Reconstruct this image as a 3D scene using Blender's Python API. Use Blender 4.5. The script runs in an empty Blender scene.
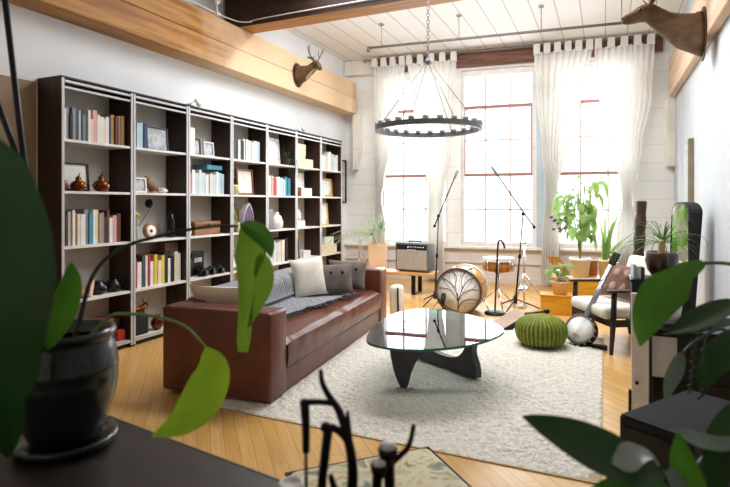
import bpy, bmesh, math, random
from mathutils import Vector, Matrix, noise
PI = math.pi
C = bpy.context.scene.collection
V = Vector
random.seed(7)

# ------------------------------------------------------------------ materials
def srgb(h):
    if isinstance(h, str):
        h = h.lstrip('#'); c = [int(h[i:i+2], 16)/255 for i in (0, 2, 4)]
        return [x/12.92 if x <= .04045 else ((x+.055)/1.055)**2.4 for x in c]
    return list(h)
def mat(name, col, rough=.6, metal=0, col2=None, scale=8, stretch=(1, 1, 1), bump=0, bscale=None,
        trans=0, transl=0, ior=1.45, spec=.5, detail=4, lo=.35, hi=.65, coat=0):
    m = bpy.data.materials.new(name); m.use_nodes = True
    nt = m.node_tree; N = nt.nodes; L = nt.links
    b = N['Principled BSDF']
    c = srgb(col)
    b.inputs['Base Color'].default_value = (*c, 1)
    b.inputs['Roughness'].default_value = rough
    b.inputs['Metallic'].default_value = metal
    b.inputs['Transmission Weight'].default_value = trans
    b.inputs['IOR'].default_value = ior
    b.inputs['Specular IOR Level'].default_value = spec
    b.inputs['Coat Weight'].default_value = coat
    tc = N.new('ShaderNodeTexCoord'); mp = N.new('ShaderNodeMapping')
    mp.inputs['Scale'].default_value = stretch
    L.new(tc.outputs['Object'], mp.inputs['Vector'])
    nz = N.new('ShaderNodeTexNoise'); nz.inputs['Scale'].default_value = scale
    nz.inputs['Detail'].default_value = detail
    L.new(mp.outputs['Vector'], nz.inputs['Vector'])
    rp = N.new('ShaderNodeValToRGB')
    c2 = srgb(col2) if col2 else [x*.86 for x in c]
    rp.color_ramp.elements[0].position = lo; rp.color_ramp.elements[0].color = (*c, 1)
    rp.color_ramp.elements[1].position = hi; rp.color_ramp.elements[1].color = (*c2, 1)
    L.new(nz.outputs['Fac'], rp.inputs['Fac'])
    L.new(rp.outputs['Color'], b.inputs['Base Color'])
    if bump:
        bp = N.new('ShaderNodeBump'); bp.inputs['Strength'].default_value = bump
        bp.inputs['Distance'].default_value = .01
        n2 = nz
        if bscale:
            n2 = N.new('ShaderNodeTexNoise'); n2.inputs['Scale'].default_value = bscale
            n2.inputs['Detail'].default_value = 3
            L.new(mp.outputs['Vector'], n2.inputs['Vector'])
        L.new(n2.outputs['Fac'], bp.inputs['Height']); L.new(bp.outputs['Normal'], b.inputs['Normal'])
    if transl:
        t = N.new('ShaderNodeBsdfTranslucent'); L.new(rp.outputs['Color'], t.inputs['Color'])
        mx = N.new('ShaderNodeMixShader'); mx.inputs['Fac'].default_value = transl
        L.new(b.outputs['BSDF'], mx.inputs[1]); L.new(t.outputs['BSDF'], mx.inputs[2])
        L.new(mx.outputs['Shader'], N['Material Output'].inputs['Surface'])
    return m

M = {}
def D(key, *a, **k): M[key] = mat(key, *a, **k); return M[key]

D('wall_white', '#eceef0', .8, col2='#e6e9ec', scale=2)
D('ceiling_white', '#f2f2f0', .7, scale=2)
D('cream_paint', '#e9e4d8', .6, scale=3)
D('tan_panel', '#a08a70', .7, scale=2)
D('wall_low', '#dad3ce', .7, col2='#cfc8c2', scale=3)
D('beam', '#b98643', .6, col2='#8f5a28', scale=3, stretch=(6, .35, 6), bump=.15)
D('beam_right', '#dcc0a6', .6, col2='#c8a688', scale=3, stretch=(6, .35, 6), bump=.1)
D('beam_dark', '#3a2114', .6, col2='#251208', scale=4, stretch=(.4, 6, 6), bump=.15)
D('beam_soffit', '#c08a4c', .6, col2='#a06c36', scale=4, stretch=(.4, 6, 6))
D('header_wood', '#80584a', .7, col2='#5f3c30', scale=6, stretch=(.5, 6, 6), bump=.2)
D('rail_red', '#a97d76', .6, scale=6)
D('sash_white', '#eeeae6', .5)
D('muntin', '#dccfc9', .6)
D('pier_sky_tint', '#bccad4', .7, scale=2)
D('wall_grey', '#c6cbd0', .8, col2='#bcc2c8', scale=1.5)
D('plaque_wood', '#8f8468', .6, col2='#7b7058', scale=5)
D('zither_tan', '#b39a88', .5, col2='#a08674', scale=4)
D('cable_grey', '#98938c', .5)
D('wenge', '#2b1b16', .45, col2='#1b100d', scale=5, stretch=(8, 8, .5))
D('wenge_side', '#3c2820', .5, col2='#28180f', scale=4, stretch=(8, 8, .4))
D('alu', '#c9cacb', .4, metal=.2)
D('shelf_white', '#e6e4e0', .5)
D('back_panel', '#cdc8c0', .7, scale=2)
D('page', '#efe8d8', .8)
D('leather', '#6d3e30', .28, col2='#5a3025', scale=4, bump=.12, bscale=60)
D('leather_dark', '#4e291f', .5, col2='#3e2018', scale=4, bump=.1, bscale=60)
D('beige_fab', '#e8dbc4', .85, bump=.2, bscale=150)
D('white_fab', '#ece6da', .85, bump=.2, bscale=150)
D('grey_fab', '#6e655f', .85, col2='#5c544f', scale=10, bump=.25, bscale=150)
D('rug', '#e4dfd5', .95, col2='#d0cabd', scale=40, bump=.9, bscale=70, stretch=(1, 1, 1))
D('rug_edge', '#bba988', .95, bump=.5, bscale=100)
D('table_leg', '#43434a', .45, col2='#38383e')
D('pouf', '#858f33', .9, col2='#6d7726', scale=30, bump=.5, bscale=120)
D('chrome', '#e8e8ea', .18, metal=1)
D('black_metal', '#15151a', .4, metal=.3)
D('black_matte', '#101012', .6)
D('black_gloss', '#0c0c0f', .25)
D('grey_top', '#26282d', .75, spec=.2)
D('dark_wood', '#2c1912', .35, col2='#1d0f0a', scale=5, stretch=(6, 6, .6))
D('table_dark', '#3a3230', .4, col2='#2c2523', scale=4, stretch=(1, 8, 8))
D('table_edge', '#8a7d74', .4)
D('light_wood', '#dba767', .45, col2='#c48d4c', scale=4, stretch=(1, 8, 8))
D('yellow_wood', '#d9a02c', .55, col2='#c58a1e', scale=4, stretch=(1, 6, 6))
D('drum_yellow', '#e3a126', .3, col2='#cf8a18', scale=3, coat=.5)
D('drum_wood', '#c98b3f', .35, col2='#94571f', scale=7, stretch=(5, 5, .5), coat=.4)
D('drum_head', '#efe9e2', .5, col2='#e2dbd4', scale=5)
D('ink', '#1c1a1c', .6)
D('amp_face', '#b3aea6', .8, col2='#a19c94', scale=60, bump=.2)
D('amp_black', '#636a72', .6, col2='#565d65', scale=30)
D('terracotta', '#eecfb2', .75, col2='#e6c19f', scale=5)
D('terracotta_dark', '#c98a52', .75, col2='#b8763f', scale=5)
D('pot_white', '#f7f6f3', .5)
D('pot_cream', '#e6dfae', .5)
D('pot_green', '#18241f', .28, col2='#0d1512', scale=5, coat=.55)
D('pot_brown', '#4a2d22', .3, col2='#33201a', scale=4, stretch=(1, 1, .5), coat=.4)
D('soil', '#241a14', .95, bump=.6, bscale=60)
D('leaf_dark', '#234a18', .4, col2='#1b3d12', scale=6, transl=.12)
D('leaf_mid', '#4f8226', .4, col2='#3b6e1b', scale=8, transl=.4)
D('leaf_green', '#74992b', .4, col2='#5a8220', scale=7, transl=.45)
D('leaf_lime', '#9cbb2a', .42, col2='#84a81f', scale=6, transl=.5)
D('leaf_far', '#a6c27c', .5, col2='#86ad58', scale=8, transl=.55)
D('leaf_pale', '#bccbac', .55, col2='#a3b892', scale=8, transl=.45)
D('leaf_grey', '#77857a', .35, col2='#5d6c60', scale=6, transl=.1)
D('stem_dark', '#222a18', .5)
D('stem_green', '#7e9a52', .5)
D('bronze', '#201611', .35, metal=.55, col2='#150e0a')
D('copper', '#8a4f2c', .2, metal=.85, col2='#5c3018', scale=6)
D('candle', '#e8e4e0', .5)
D('chair_wood', '#2a1b16', .4, col2='#1d120e', scale=5, stretch=(6, 6, 1))
D('pillow_brown', '#7e5c50', .8, col2='#6d4c42', scale=7, bump=.2, bscale=150)
D('pillow_motif', '#9c7a6c', .8)
D('deer_fur', '#745f49', .9, col2='#5c4631', scale=14, stretch=(.6, 1, 1), bump=.4, bscale=120)
D('deer_dark', '#6b5238', .9, col2='#4f3a26', scale=14, bump=.4, bscale=120)
D('deer_light', '#cbb493', .9, bump=.3, bscale=120)
D('antler', '#7b6244', .6, col2='#5a4630', scale=12)
D('eye', '#0c0908', .1)
D('iron', '#7b7f86', .5)
D('socket_grey', '#c3c5c8', .5)
D('pipe_brown', '#5d5048', .5)
D('conduit', '#dddad4', .5)
D('frame_black', '#18130f', .4)
D('frame_wood', '#8a5a34', .5, col2='#74471f', scale=8)
D('frame_gold', '#d0a83e', .4)
D('paper', '#efece2', .8)
D('print_grey', '#c3c4c6', .7, col2='#9fa4a9', scale=18, lo=.4, hi=.6)
D('print_green', '#8a8a48', .7, col2='#3f4f28', scale=20, lo=.4, hi=.6)
D('print_pale', '#e4e3da', .7, col2='#a9b0ac', scale=10, lo=.5, hi=.75)
D('box_cream', '#e9dcc0', .8, col2='#dfcfae')
D('box_wood', '#a5764b', .6, col2='#7d5230', scale=6, stretch=(1, 1, 6))
D('box_brown', '#5a3a26', .6, col2='#42291a', scale=6)
D('grey_cloth', '#8d9095', .8)
D('amethyst', '#3a1f4c', .25, col2='#5d3d74', scale=40, bump=.8, bscale=60, lo=.4, hi=.7)
D('geode_rim', '#e6e2e6', .5, col2='#c3bcc8', scale=20)
D('bird_brown', '#8d6235', .6, col2='#6b4520', scale=12)
D('feather', '#d9d2c6', .9, bump=.5, bscale=60)
D('yellow_flower', '#e2cf3a', .6)
D('straw', '#d8bf92', .8)
D('purple_dry', '#6a5a66', .8)
D('white_plastic', '#f0f0ee', .4)
D('post_wood', '#4a2e24', .6, col2='#2d1a14', scale=9, stretch=(2, 2, .6), bump=.5)
D('glass_sheen', '#c8c6c4', .2, col2='#8f8e8e', scale=5, lo=.4, hi=.7)

def wave_color(key, a, b, rough, scale, axis='X', dist=.6, bump=.3, hi=.6, lo=.4):
    m = mat(key, a, rough); nt = m.node_tree; N = nt.nodes; L = nt.links; bs = N['Principled BSDF']
    tc = N.new('ShaderNodeTexCoord'); w = N.new('ShaderNodeTexWave'); w.bands_direction = axis
    w.inputs['Scale'].default_value = scale; w.inputs['Distortion'].default_value = dist; w.inputs['Detail'].default_value = 2
    L.new(tc.outputs['Object'], w.inputs['Vector'])
    r = N.new('ShaderNodeValToRGB'); r.color_ramp.elements[0].color = (*srgb(a), 1); r.color_ramp.elements[1].color = (*srgb(b), 1)
    r.color_ramp.elements[0].position = lo; r.color_ramp.elements[1].position = hi
    L.new(w.outputs['Fac'], r.inputs['Fac']); L.new(r.outputs['Color'], bs.inputs['Base Color'])
    bp = N.new('ShaderNodeBump'); bp.inputs['Strength'].default_value = bump; bp.inputs['Distance'].default_value = .01
    L.new(w.outputs['Fac'], bp.inputs['Height']); L.new(bp.outputs['Normal'], bs.inputs['Normal'])
    M[key] = m; return m
wave_color('throw', '#b2b4b9', '#4f5158', .9, 13, 'Y', 1.5, .5)

def floor_mat():
    m = mat('floor_boards', '#d0a05c', .3); nt = m.node_tree; N = nt.nodes; L = nt.links; b = N['Principled BSDF']
    tc = N.new('ShaderNodeTexCoord'); mp = N.new('ShaderNodeMapping'); mp.inputs['Rotation'].default_value = (0, 0, math.radians(-132))
    L.new(tc.outputs['Object'], mp.inputs['Vector'])
    br = N.new('ShaderNodeTexBrick')
    br.inputs['Scale'].default_value = 1; br.inputs['Mortar Size'].default_value = .003
    br.inputs['Brick Width'].default_value = 1.1; br.inputs['Row Height'].default_value = .075
    br.inputs['Color1'].default_value = (*srgb('#dcb271'), 1); br.inputs['Color2'].default_value = (*srgb('#cf9f58'), 1)
    br.inputs['Mortar'].default_value = (*srgb('#bd9050'), 1)
    L.new(mp.outputs['Vector'], br.inputs['Vector'])
    m2 = N.new('ShaderNodeMapping'); m2.inputs['Scale'].default_value = (1, 14, 1); L.new(mp.outputs['Vector'], m2.inputs['Vector'])
    nz = N.new('ShaderNodeTexNoise'); nz.inputs['Scale'].default_value = 3; nz.inputs['Detail'].default_value = 5
    L.new(m2.outputs['Vector'], nz.inputs['Vector'])
    mx = N.new('ShaderNodeMix'); mx.data_type = 'RGBA'; mx.blend_type = 'MULTIPLY'
    rp = N.new('ShaderNodeValToRGB'); rp.color_ramp.elements[0].color = (.84, .78, .68, 1); rp.color_ramp.elements[1].color = (1, 1, 1, 1)
    rp.color_ramp.elements[0].position = .3; rp.color_ramp.elements[1].position = .6
    L.new(nz.outputs['Fac'], rp.inputs['Fac']); mx.inputs['Factor'].default_value = .8
    L.new(br.outputs['Color'], mx.inputs['A']); L.new(rp.outputs['Color'], mx.inputs['B'])
    L.new(mx.outputs['Result'], b.inputs['Base Color']); M['floor'] = m
floor_mat()

def plank_mat(key, base, line, axis, period, width, rough=.7):
    """painted boards: thin dark joints every `period` metres along `axis` of the object's own space"""
    m = mat(key, base, rough); nt = m.node_tree; N = nt.nodes; L = nt.links; b = N['Principled BSDF']
    tc = N.new('ShaderNodeTexCoord'); sp = N.new('ShaderNodeSeparateXYZ'); L.new(tc.outputs['Object'], sp.inputs['Vector'])
    a = N.new('ShaderNodeMath'); a.operation = 'DIVIDE'; a.inputs[1].default_value = period; L.new(sp.outputs[axis], a.inputs[0])
    fr = N.new('ShaderNodeMath'); fr.operation = 'FRACT'; L.new(a.outputs[0], fr.inputs[0])
    lt = N.new('ShaderNodeMath'); lt.operation = 'LESS_THAN'; lt.inputs[1].default_value = width/period; L.new(fr.outputs[0], lt.inputs[0])
    mx = N.new('ShaderNodeMix'); mx.data_type = 'RGBA'
    L.new(lt.outputs[0], mx.inputs['Factor']); mx.inputs['A'].default_value = (*srgb(base), 1); mx.inputs['B'].default_value = (*srgb(line), 1)
    L.new(mx.outputs['Result'], b.inputs['Base Color']); M[key] = m
plank_mat('ceiling_planks', '#f3f3f2', '#b3afa8', 'X', .3, .012)
plank_mat('brick_painted', '#e9e8e5', '#d9d7d3', 'Z', .28, .012)

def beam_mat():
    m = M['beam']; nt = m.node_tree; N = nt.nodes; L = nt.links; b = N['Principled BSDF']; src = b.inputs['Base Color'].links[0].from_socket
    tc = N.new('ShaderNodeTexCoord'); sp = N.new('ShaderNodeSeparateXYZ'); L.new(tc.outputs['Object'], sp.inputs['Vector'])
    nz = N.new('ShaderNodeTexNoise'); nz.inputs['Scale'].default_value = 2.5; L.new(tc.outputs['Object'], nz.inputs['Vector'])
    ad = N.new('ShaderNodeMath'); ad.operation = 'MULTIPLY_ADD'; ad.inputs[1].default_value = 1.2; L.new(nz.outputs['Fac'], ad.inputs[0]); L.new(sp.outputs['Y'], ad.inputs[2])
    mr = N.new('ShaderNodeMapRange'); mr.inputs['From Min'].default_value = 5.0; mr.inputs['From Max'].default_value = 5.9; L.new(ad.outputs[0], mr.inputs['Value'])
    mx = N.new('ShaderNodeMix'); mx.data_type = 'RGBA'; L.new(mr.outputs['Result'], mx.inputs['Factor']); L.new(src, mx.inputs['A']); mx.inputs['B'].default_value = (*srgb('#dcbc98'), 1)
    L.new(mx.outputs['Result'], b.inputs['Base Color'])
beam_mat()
def glass_mat(key, tint, refl, rough=0):
    m = bpy.data.materials.new(key); m.use_nodes = True; nt = m.node_tree; N = nt.nodes; L = nt.links
    N.remove(N['Principled BSDF'])
    t = N.new('ShaderNodeBsdfTransparent'); t.inputs['Color'].default_value = (*tint, 1)
    g = N.new('ShaderNodeBsdfGlossy'); g.inputs['Roughness'].default_value = rough
    fr = N.new('ShaderNodeFresnel'); fr.inputs['IOR'].default_value = refl
    mx = N.new('ShaderNodeMixShader'); L.new(fr.outputs['Fac'], mx.inputs['Fac'])
    L.new(t.outputs['BSDF'], mx.inputs[1]); L.new(g.outputs['BSDF'], mx.inputs[2])
    L.new(mx.outputs['Shader'], N['Material Output'].inputs['Surface']); M[key] = m
glass_mat('window_glass', (.98, .99, 1), 1.2)
glass_mat('table_glass', (.90, .96, .95), 2.3)
D('glass_rim', '#3f9a8c', .15, trans=.3)

def sheer_mat():
    m = bpy.data.materials.new('sheer'); m.use_nodes = True; nt = m.node_tree; N = nt.nodes; L = nt.links
    N.remove(N['Principled BSDF'])
    d = N.new('ShaderNodeBsdfDiffuse'); d.inputs['Color'].default_value = (.92, .9, .86, 1)
    tl = N.new('ShaderNodeBsdfTranslucent'); tl.inputs['Color'].default_value = (.66, .65, .61, 1)
    tr = N.new('ShaderNodeBsdfTransparent')
    a = N.new('ShaderNodeMixShader'); a.inputs['Fac'].default_value = .24
    L.new(d.outputs['BSDF'], a.inputs[1]); L.new(tl.outputs['BSDF'], a.inputs[2])
    b = N.new('ShaderNodeMixShader')
    nz = N.new('ShaderNodeTexNoise'); nz.inputs['Scale'].default_value = 5
    mr = N.new('ShaderNodeMapRange'); mr.inputs['To Min'].default_value = .02; mr.inputs['To Max'].default_value = .07
    L.new(nz.outputs['Fac'], mr.inputs['Value']); L.new(mr.outputs['Result'], b.inputs['Fac'])
    L.new(a.outputs['Shader'], b.inputs[1]); L.new(tr.outputs['BSDF'], b.inputs[2])
    L.new(b.outputs['Shader'], N['Material Output'].inputs['Surface']); M['sheer'] = m
sheer_mat()

def floral_mat():
    m = mat('floral', '#d9cda9', .9); nt = m.node_tree; N = nt.nodes; L = nt.links; b = N['Principled BSDF']
    tc = N.new('ShaderNodeTexCoord'); nz = N.new('ShaderNodeTexNoise'); nz.inputs['Scale'].default_value = 9; nz.inputs['Detail'].default_value = 5
    nz.inputs['Distortion'].default_value = 1.5
    L.new(tc.outputs['Object'], nz.inputs['Vector'])
    r = N.new('ShaderNodeValToRGB'); e = r.color_ramp.elements
    e[0].position = .3; e[0].color = (*srgb('#7d8a86'), 1)
    e[1].position = .72; e[1].color = (*srgb('#9c8a5c'), 1)
    for p, c in ((.38, '#a3a487'), (.43, '#d9cfae'), (.52, '#e2d9bd'), (.58, '#c9b283'), (.62, '#e0d6b8')):
        x = e.new(p); x.color = (*srgb(c), 1)
    L.new(nz.outputs['Fac'], r.inputs['Fac']); L.new(r.outputs['Color'], b.inputs['Base Color']); M['floral'] = m
floral_mat()
def pouf_mat():
    m = M['pouf']; nt = m.node_tree; N = nt.nodes; L = nt.links; b = N['Principled BSDF']; src = b.inputs['Base Color'].links[0].from_socket
    tc = N.new('ShaderNodeTexCoord'); g = N.new('ShaderNodeTexGradient'); g.gradient_type = 'RADIAL'; L.new(tc.outputs['Object'], g.inputs['Vector'])
    a = N.new('ShaderNodeMath'); a.operation = 'MULTIPLY'; a.inputs[1].default_value = 36; L.new(g.outputs['Fac'], a.inputs[0])
    f = N.new('ShaderNodeMath'); f.operation = 'PINGPONG'; f.inputs[1].default_value = .5; L.new(a.outputs[0], f.inputs[0])
    rp = N.new('ShaderNodeValToRGB'); rp.color_ramp.elements[0].color = (.3, .3, .3, 1); rp.color_ramp.elements[1].position = .3; rp.color_ramp.elements[1].color = (1, 1, 1, 1); L.new(f.outputs[0], rp.inputs['Fac'])  # shade in the grooves between ribs, painted as dark radial stripes
    mx = N.new('ShaderNodeMix'); mx.data_type = 'RGBA'; mx.blend_type = 'MULTIPLY'; mx.inputs['Factor'].default_value = 1; L.new(src, mx.inputs['A']); L.new(rp.outputs['Color'], mx.inputs['B'])
    L.new(mx.outputs['Result'], b.inputs['Base Color'])
pouf_mat()
D('mirror', '#dfe6e2', .03, metal=1)

# ------------------------------------------------------------------ mesh builder
class MB:
    def __init__(s): s.v = []; s.f = []; s.mi = []; s.sm = []
    def add(s, vs, fs, smooth=False, m=0):
        o = len(s.v); s.v += [tuple(v) for v in vs]
        for f in fs: s.f.append([i+o for i in f]); s.mi.append(m); s.sm.append(smooth)
        return s
    def box(s, x0, x1, y0, y1, z0, z1, bev=0, m=0, T=None, seg=2):
        bm = bmesh.new(); bmesh.ops.create_cube(bm, size=1)
        for v in bm.verts:
            v.co = V(((x0+x1)/2+v.co.x*(x1-x0), (y0+y1)/2+v.co.y*(y1-y0), (z0+z1)/2+v.co.z*(z1-z0)))
        if bev: bmesh.ops.bevel(bm, geom=bm.edges[:], offset=bev, segments=seg, affect='EDGES', profile=.5)
        if T: bm.transform(T)
        bm.verts.index_update()
        s.add([v.co for v in bm.verts], [[v.index for v in f.verts] for f in bm.faces], bev > 0 and seg > 2, m); bm.free(); return s
    def tube(s, pts, r, n=8, m=0, cap=True, flat=1):
        pts = [V(p) for p in pts]; k = len(pts)
        rs = r if isinstance(r, (list, tuple)) else [r]*k
        if len(rs) != k: rs = [rs[0]+(rs[-1]-rs[0])*i/(k-1) for i in range(k)]
        t0 = (pts[1]-pts[0]).normalized()
        u = t0.orthogonal().normalized(); vs = []
        for i, p in enumerate(pts):
            t = (pts[min(i+1, k-1)]-pts[max(i-1, 0)]).normalized()
            u = (u-t*u.dot(t)).normalized(); w = t.cross(u)
            for j in range(n):
                a = 2*PI*j/n; vs.append(p+(u*math.cos(a)+w*math.sin(a)*flat)*rs[i])
        fs = [[i*n+j, i*n+(j+1) % n, (i+1)*n+(j+1) % n, (i+1)*n+j] for i in range(k-1) for j in range(n)]
        if cap: fs += [list(range(n))[::-1], [(k-1)*n+j for j in range(n)]]
        return s.add(vs, fs, True, m)
    def loft(s, rings, n=14, m=0):
        """rings: (centre, side vector, up vector); closed body"""
        vs = []; k = len(rings)
        for c, a, b in rings:
            for j in range(n):
                t = 2*PI*j/n; vs.append(V(c)+V(a)*math.cos(t)+V(b)*math.sin(t))
        fs = [[i*n+j, i*n+(j+1) % n, (i+1)*n+(j+1) % n, (i+1)*n+j] for i in range(k-1) for j in range(n)]
        fs += [list(range(n))[::-1], [(k-1)*n+j for j in range(n)]]
        return s.add(vs, fs, True, m)
    def lathe(s, prof, n=24, m=0, c=(0, 0, 0), T=None, smooth=True, rib=None, ring=False):
        vs = []; c = V(c)
        for r, z in prof:
            for j in range(n):
                a = 2*PI*j/n; q = r*(rib(a, z) if rib else 1)
                p = V((q*math.cos(a), q*math.sin(a), z))+c
                vs.append(T @ p if T else p)
        k = len(prof)
        fs = [[i*n+j, i*n+(j+1) % n, (i+1) % k*n+(j+1) % n, (i+1) % k*n+j] for i in range(k if ring else k-1) for j in range(n)]
        if not ring: fs += [list(range(n))[::-1], [(k-1)*n+j for j in range(n)]]
        return s.add(vs, fs, smooth, m)
    def prism(s, out, z0, z1, m=0, T=None, m_side=None):
        n = len(out); vs = [V((x, y, z0)) for x, y in out]+[V((x, y, z1)) for x, y in out]
        if T: vs = [T @ v for v in vs]
        s.add(vs, [list(range(n))[::-1], [n+i for i in range(n)]], False, m)
        o = len(s.v)-2*n
        for i in range(n):
            s.f.append([o+i, o+(i+1) % n, o+n+(i+1) % n, o+n+i]); s.mi.append(m if m_side is None else m_side); s.sm.append(False)
        return s
    def grid(s, fn, nu, nv, m=0, smooth=True):
        vs = [fn(i/nu, j/nv) for i in range(nu+1) for j in range(nv+1)]; w = nv+1
        return s.add(vs, [[i*w+j, (i+1)*w+j, (i+1)*w+j+1, i*w+j+1] for i in range(nu) for j in range(nv)], smooth, m)
    def ball(s, c, rx, ry=None, rz=None, n=12, m=0, T=None):
        ry = ry or rx; rz = rz or rx; k = max(6, n//2+1)
        vs = []; c = V(c)
        for i in range(k+1):
            ph = -PI/2+PI*i/k
            for j in range(n):
                a = 2*PI*j/n
                p = V((rx*math.cos(ph)*math.cos(a), ry*math.cos(ph)*math.sin(a), rz*math.sin(ph)))
                vs.append((T @ p if T else p)+c)
        return s.add(vs, [[i*n+j, i*n+(j+1) % n, (i+1)*n+(j+1) % n, (i+1)*n+j] for i in range(k) for j in range(n)], True, m)
    def pillow(s, w, h, t, m=0, T=None, n=14):
        for sg in (1, -1):
            vs = []
            for i in range(n+1):
                for j in range(n+1):
                    u = -1+2*i/n; v = -1+2*j/n
                    q = max(0, (1-abs(u)**2.6)*(1-abs(v)**2.6))**.55
                    pin = 1-.07*(1-abs(v)**2)*abs(u)**3; pin2 = 1-.07*(1-abs(u)**2)*abs(v)**3
                    p = V((u*w/2*pin, sg*t/2*q, v*h/2*pin2)); vs.append(T @ p if T else p)
            fs = [[i*(n+1)+j, (i+1)*(n+1)+j, (i+1)*(n+1)+j+1, i*(n+1)+j+1] for i in range(n) for j in range(n)]
            s.add(vs, [f if sg < 0 else f[::-1] for f in fs], True, m)
        return s
    def leaf(s, pts, width, face, m=0, n=12, fold=.25, wave=0, prof=None):
        pts = [V(p) for p in crv(pts, n)]; k = len(pts); face = V(face).normalized(); vs = []
        for i, p in enumerate(pts):
            t = (pts[min(i+1, k-1)]-pts[max(i-1, 0)]).normalized(); sd = t.cross(face).normalized(); nn = sd.cross(t)
            q = i/(k-1); w = width/2*(prof(q) if prof else (math.sin(PI*min(1, q**.8*1.0)))**.75 if 0 < q < 1 else .03)
            for c in (-1, -.55, 0, .55, 1):
                vs.append(p+sd*(c*w)+nn*(fold*abs(c)*w+wave*w*math.sin(q*9+c*2)*abs(c)))
        fs = [[i*5+j, (i+1)*5+j, (i+1)*5+j+1, i*5+j+1] for i in range(k-1) for j in range(4)]
        return s.add(vs, fs, True, m)
    def build(s, name, mats, parent=None, loc=(0, 0, 0), rz=0, rot=None):
        me = bpy.data.meshes.new(name); me.from_pydata(s.v, [], s.f)
        for x in (mats if isinstance(mats, (list, tuple)) else [mats]): me.materials.append(M[x] if isinstance(x, str) else x)
        me.polygons.foreach_set('material_index', s.mi); me.polygons.foreach_set('use_smooth', s.sm)
        bm = bmesh.new(); bm.from_mesh(me); bmesh.ops.recalc_face_normals(bm, faces=bm.faces[:]); bm.to_mesh(me); bm.free()
        me.update(); o = bpy.data.objects.new(name, me); C.objects.link(o)
        o.location = loc; o.rotation_euler = rot or (0, 0, rz)
        if parent: o.parent = parent
        return o
def crv(pts, n=12):
    pts = [V(p) for p in pts]; out = []; k = len(pts)
    if k == 2: return [pts[0].lerp(pts[1], i/n) for i in range(n+1)]
    P = [pts[0]*2-pts[1]]+pts+[pts[-1]*2-pts[-2]]
    per = max(2, n//(k-1))
    for i in range(1, k):
        for q in range(per):
            t = q/per; a, b, c, d = P[i-1:i+3]
            out.append(.5*((2*b)+(c-a)*t+(2*a-5*b+4*c-d)*t*t+(3*b-a-3*c+d)*t**3))
    out.append(pts[-1]); return out
def X(loc=(0, 0, 0), rx=0, ry=0, rz=0):
    return Matrix.Translation(loc) @ Matrix.Rotation(rz, 4, 'Z') @ Matrix.Rotation(ry, 4, 'Y') @ Matrix.Rotation(rx, 4, 'X')
def tag(o, label, cat, group=None):
    o['label'] = label; o['category'] = cat
    if group: o['group'] = group
    return o
def thing(name, label, cat, loc=(0, 0, 0), rz=0, group=None):
    o = bpy.data.objects.new(name, None); C.objects.link(o); o.empty_display_size = .1
    o.location = loc; o.rotation_euler = (0, 0, rz); return tag(o, label, cat, group)
def struct(o): o['kind'] = 'structure'; return o
def sub(a, b): return tuple(x-y for x, y in zip(a, b))

# ------------------------------------------------------------------ the room
A6 = math.radians(6); W0 = V((-4.34, 8.73, 0))
def WL(t, off=0, z=0):               # point on the window wall: metres along it, metres into the room, height
    return V((W0.x+t*math.cos(A6)+off*math.sin(A6), W0.y+t*math.sin(A6)-off*math.cos(A6), z))
WIN = [(.66, 1.88), (2.1, 3.32), (3.6, 4.83)]; ZS, ZT = .62, 3.62
def on_wall(mb, name, mats, parent=None): return mb.build(name, mats, parent, tuple(W0), A6)

b = MB(); b.box(-4.5, 1.1, -1.6, 9.6, -.08, 0); struct(b.build('floor', 'floor'))
b = MB(); b.box(-4.6, 1.2, -1.6, 9.6, 3.93, 4.0); struct(b.build('ceiling', 'ceiling_planks'))
b = MB(); b.box(-4.44, -4.34, -1.6, 9.0, 0, 3.95); struct(b.build('wall_left', 'wall_white'))
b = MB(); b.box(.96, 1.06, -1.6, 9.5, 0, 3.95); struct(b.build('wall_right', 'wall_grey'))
b = MB(); b.box(-4.44, 1.06, -1.7, -1.6, 0, 3.95); struct(b.build('wall_front', 'wall_white'))
b = MB(); ts = [-.3, *[q for w in WIN for q in w], 5.7]
for i in range(0, 8, 2): b.box(ts[i], ts[i+1], 0, .28, .62, ZT)
b.box(-.3, 5.7, 0, .28, ZT, 3.95); b.box(-.3, 5.7, 0, .28, 0, ZS, m=1)
struct(on_wall(b, 'wall_back', ['brick_painted', 'wall_low']))
b = MB(); b.box(0, 5.36, -.07, -.001, .575, .62, .008); struct(on_wall(b, 'trim_1', 'sash_white'))       # sill
b = MB(); b.box(0, 5.36, -.03, -.001, .33, .37, .006); struct(on_wall(b, 'trim_2', 'wall_low'))
b = MB(); b.box(0, 5.36, -.025, -.001, 0, .11, .005); struct(on_wall(b, 'baseboard_back', 'wall_low'))
b = MB(); b.box(.62, 5.16, -.09, -.001, 3.66, 3.925, .01, m=0); b.box(.0, .62, -.1, -.001, 3.66, 3.925, .01, m=1)
struct(on_wall(b, 'trim_3', ['header_wood', 'cream_paint']))
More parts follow.
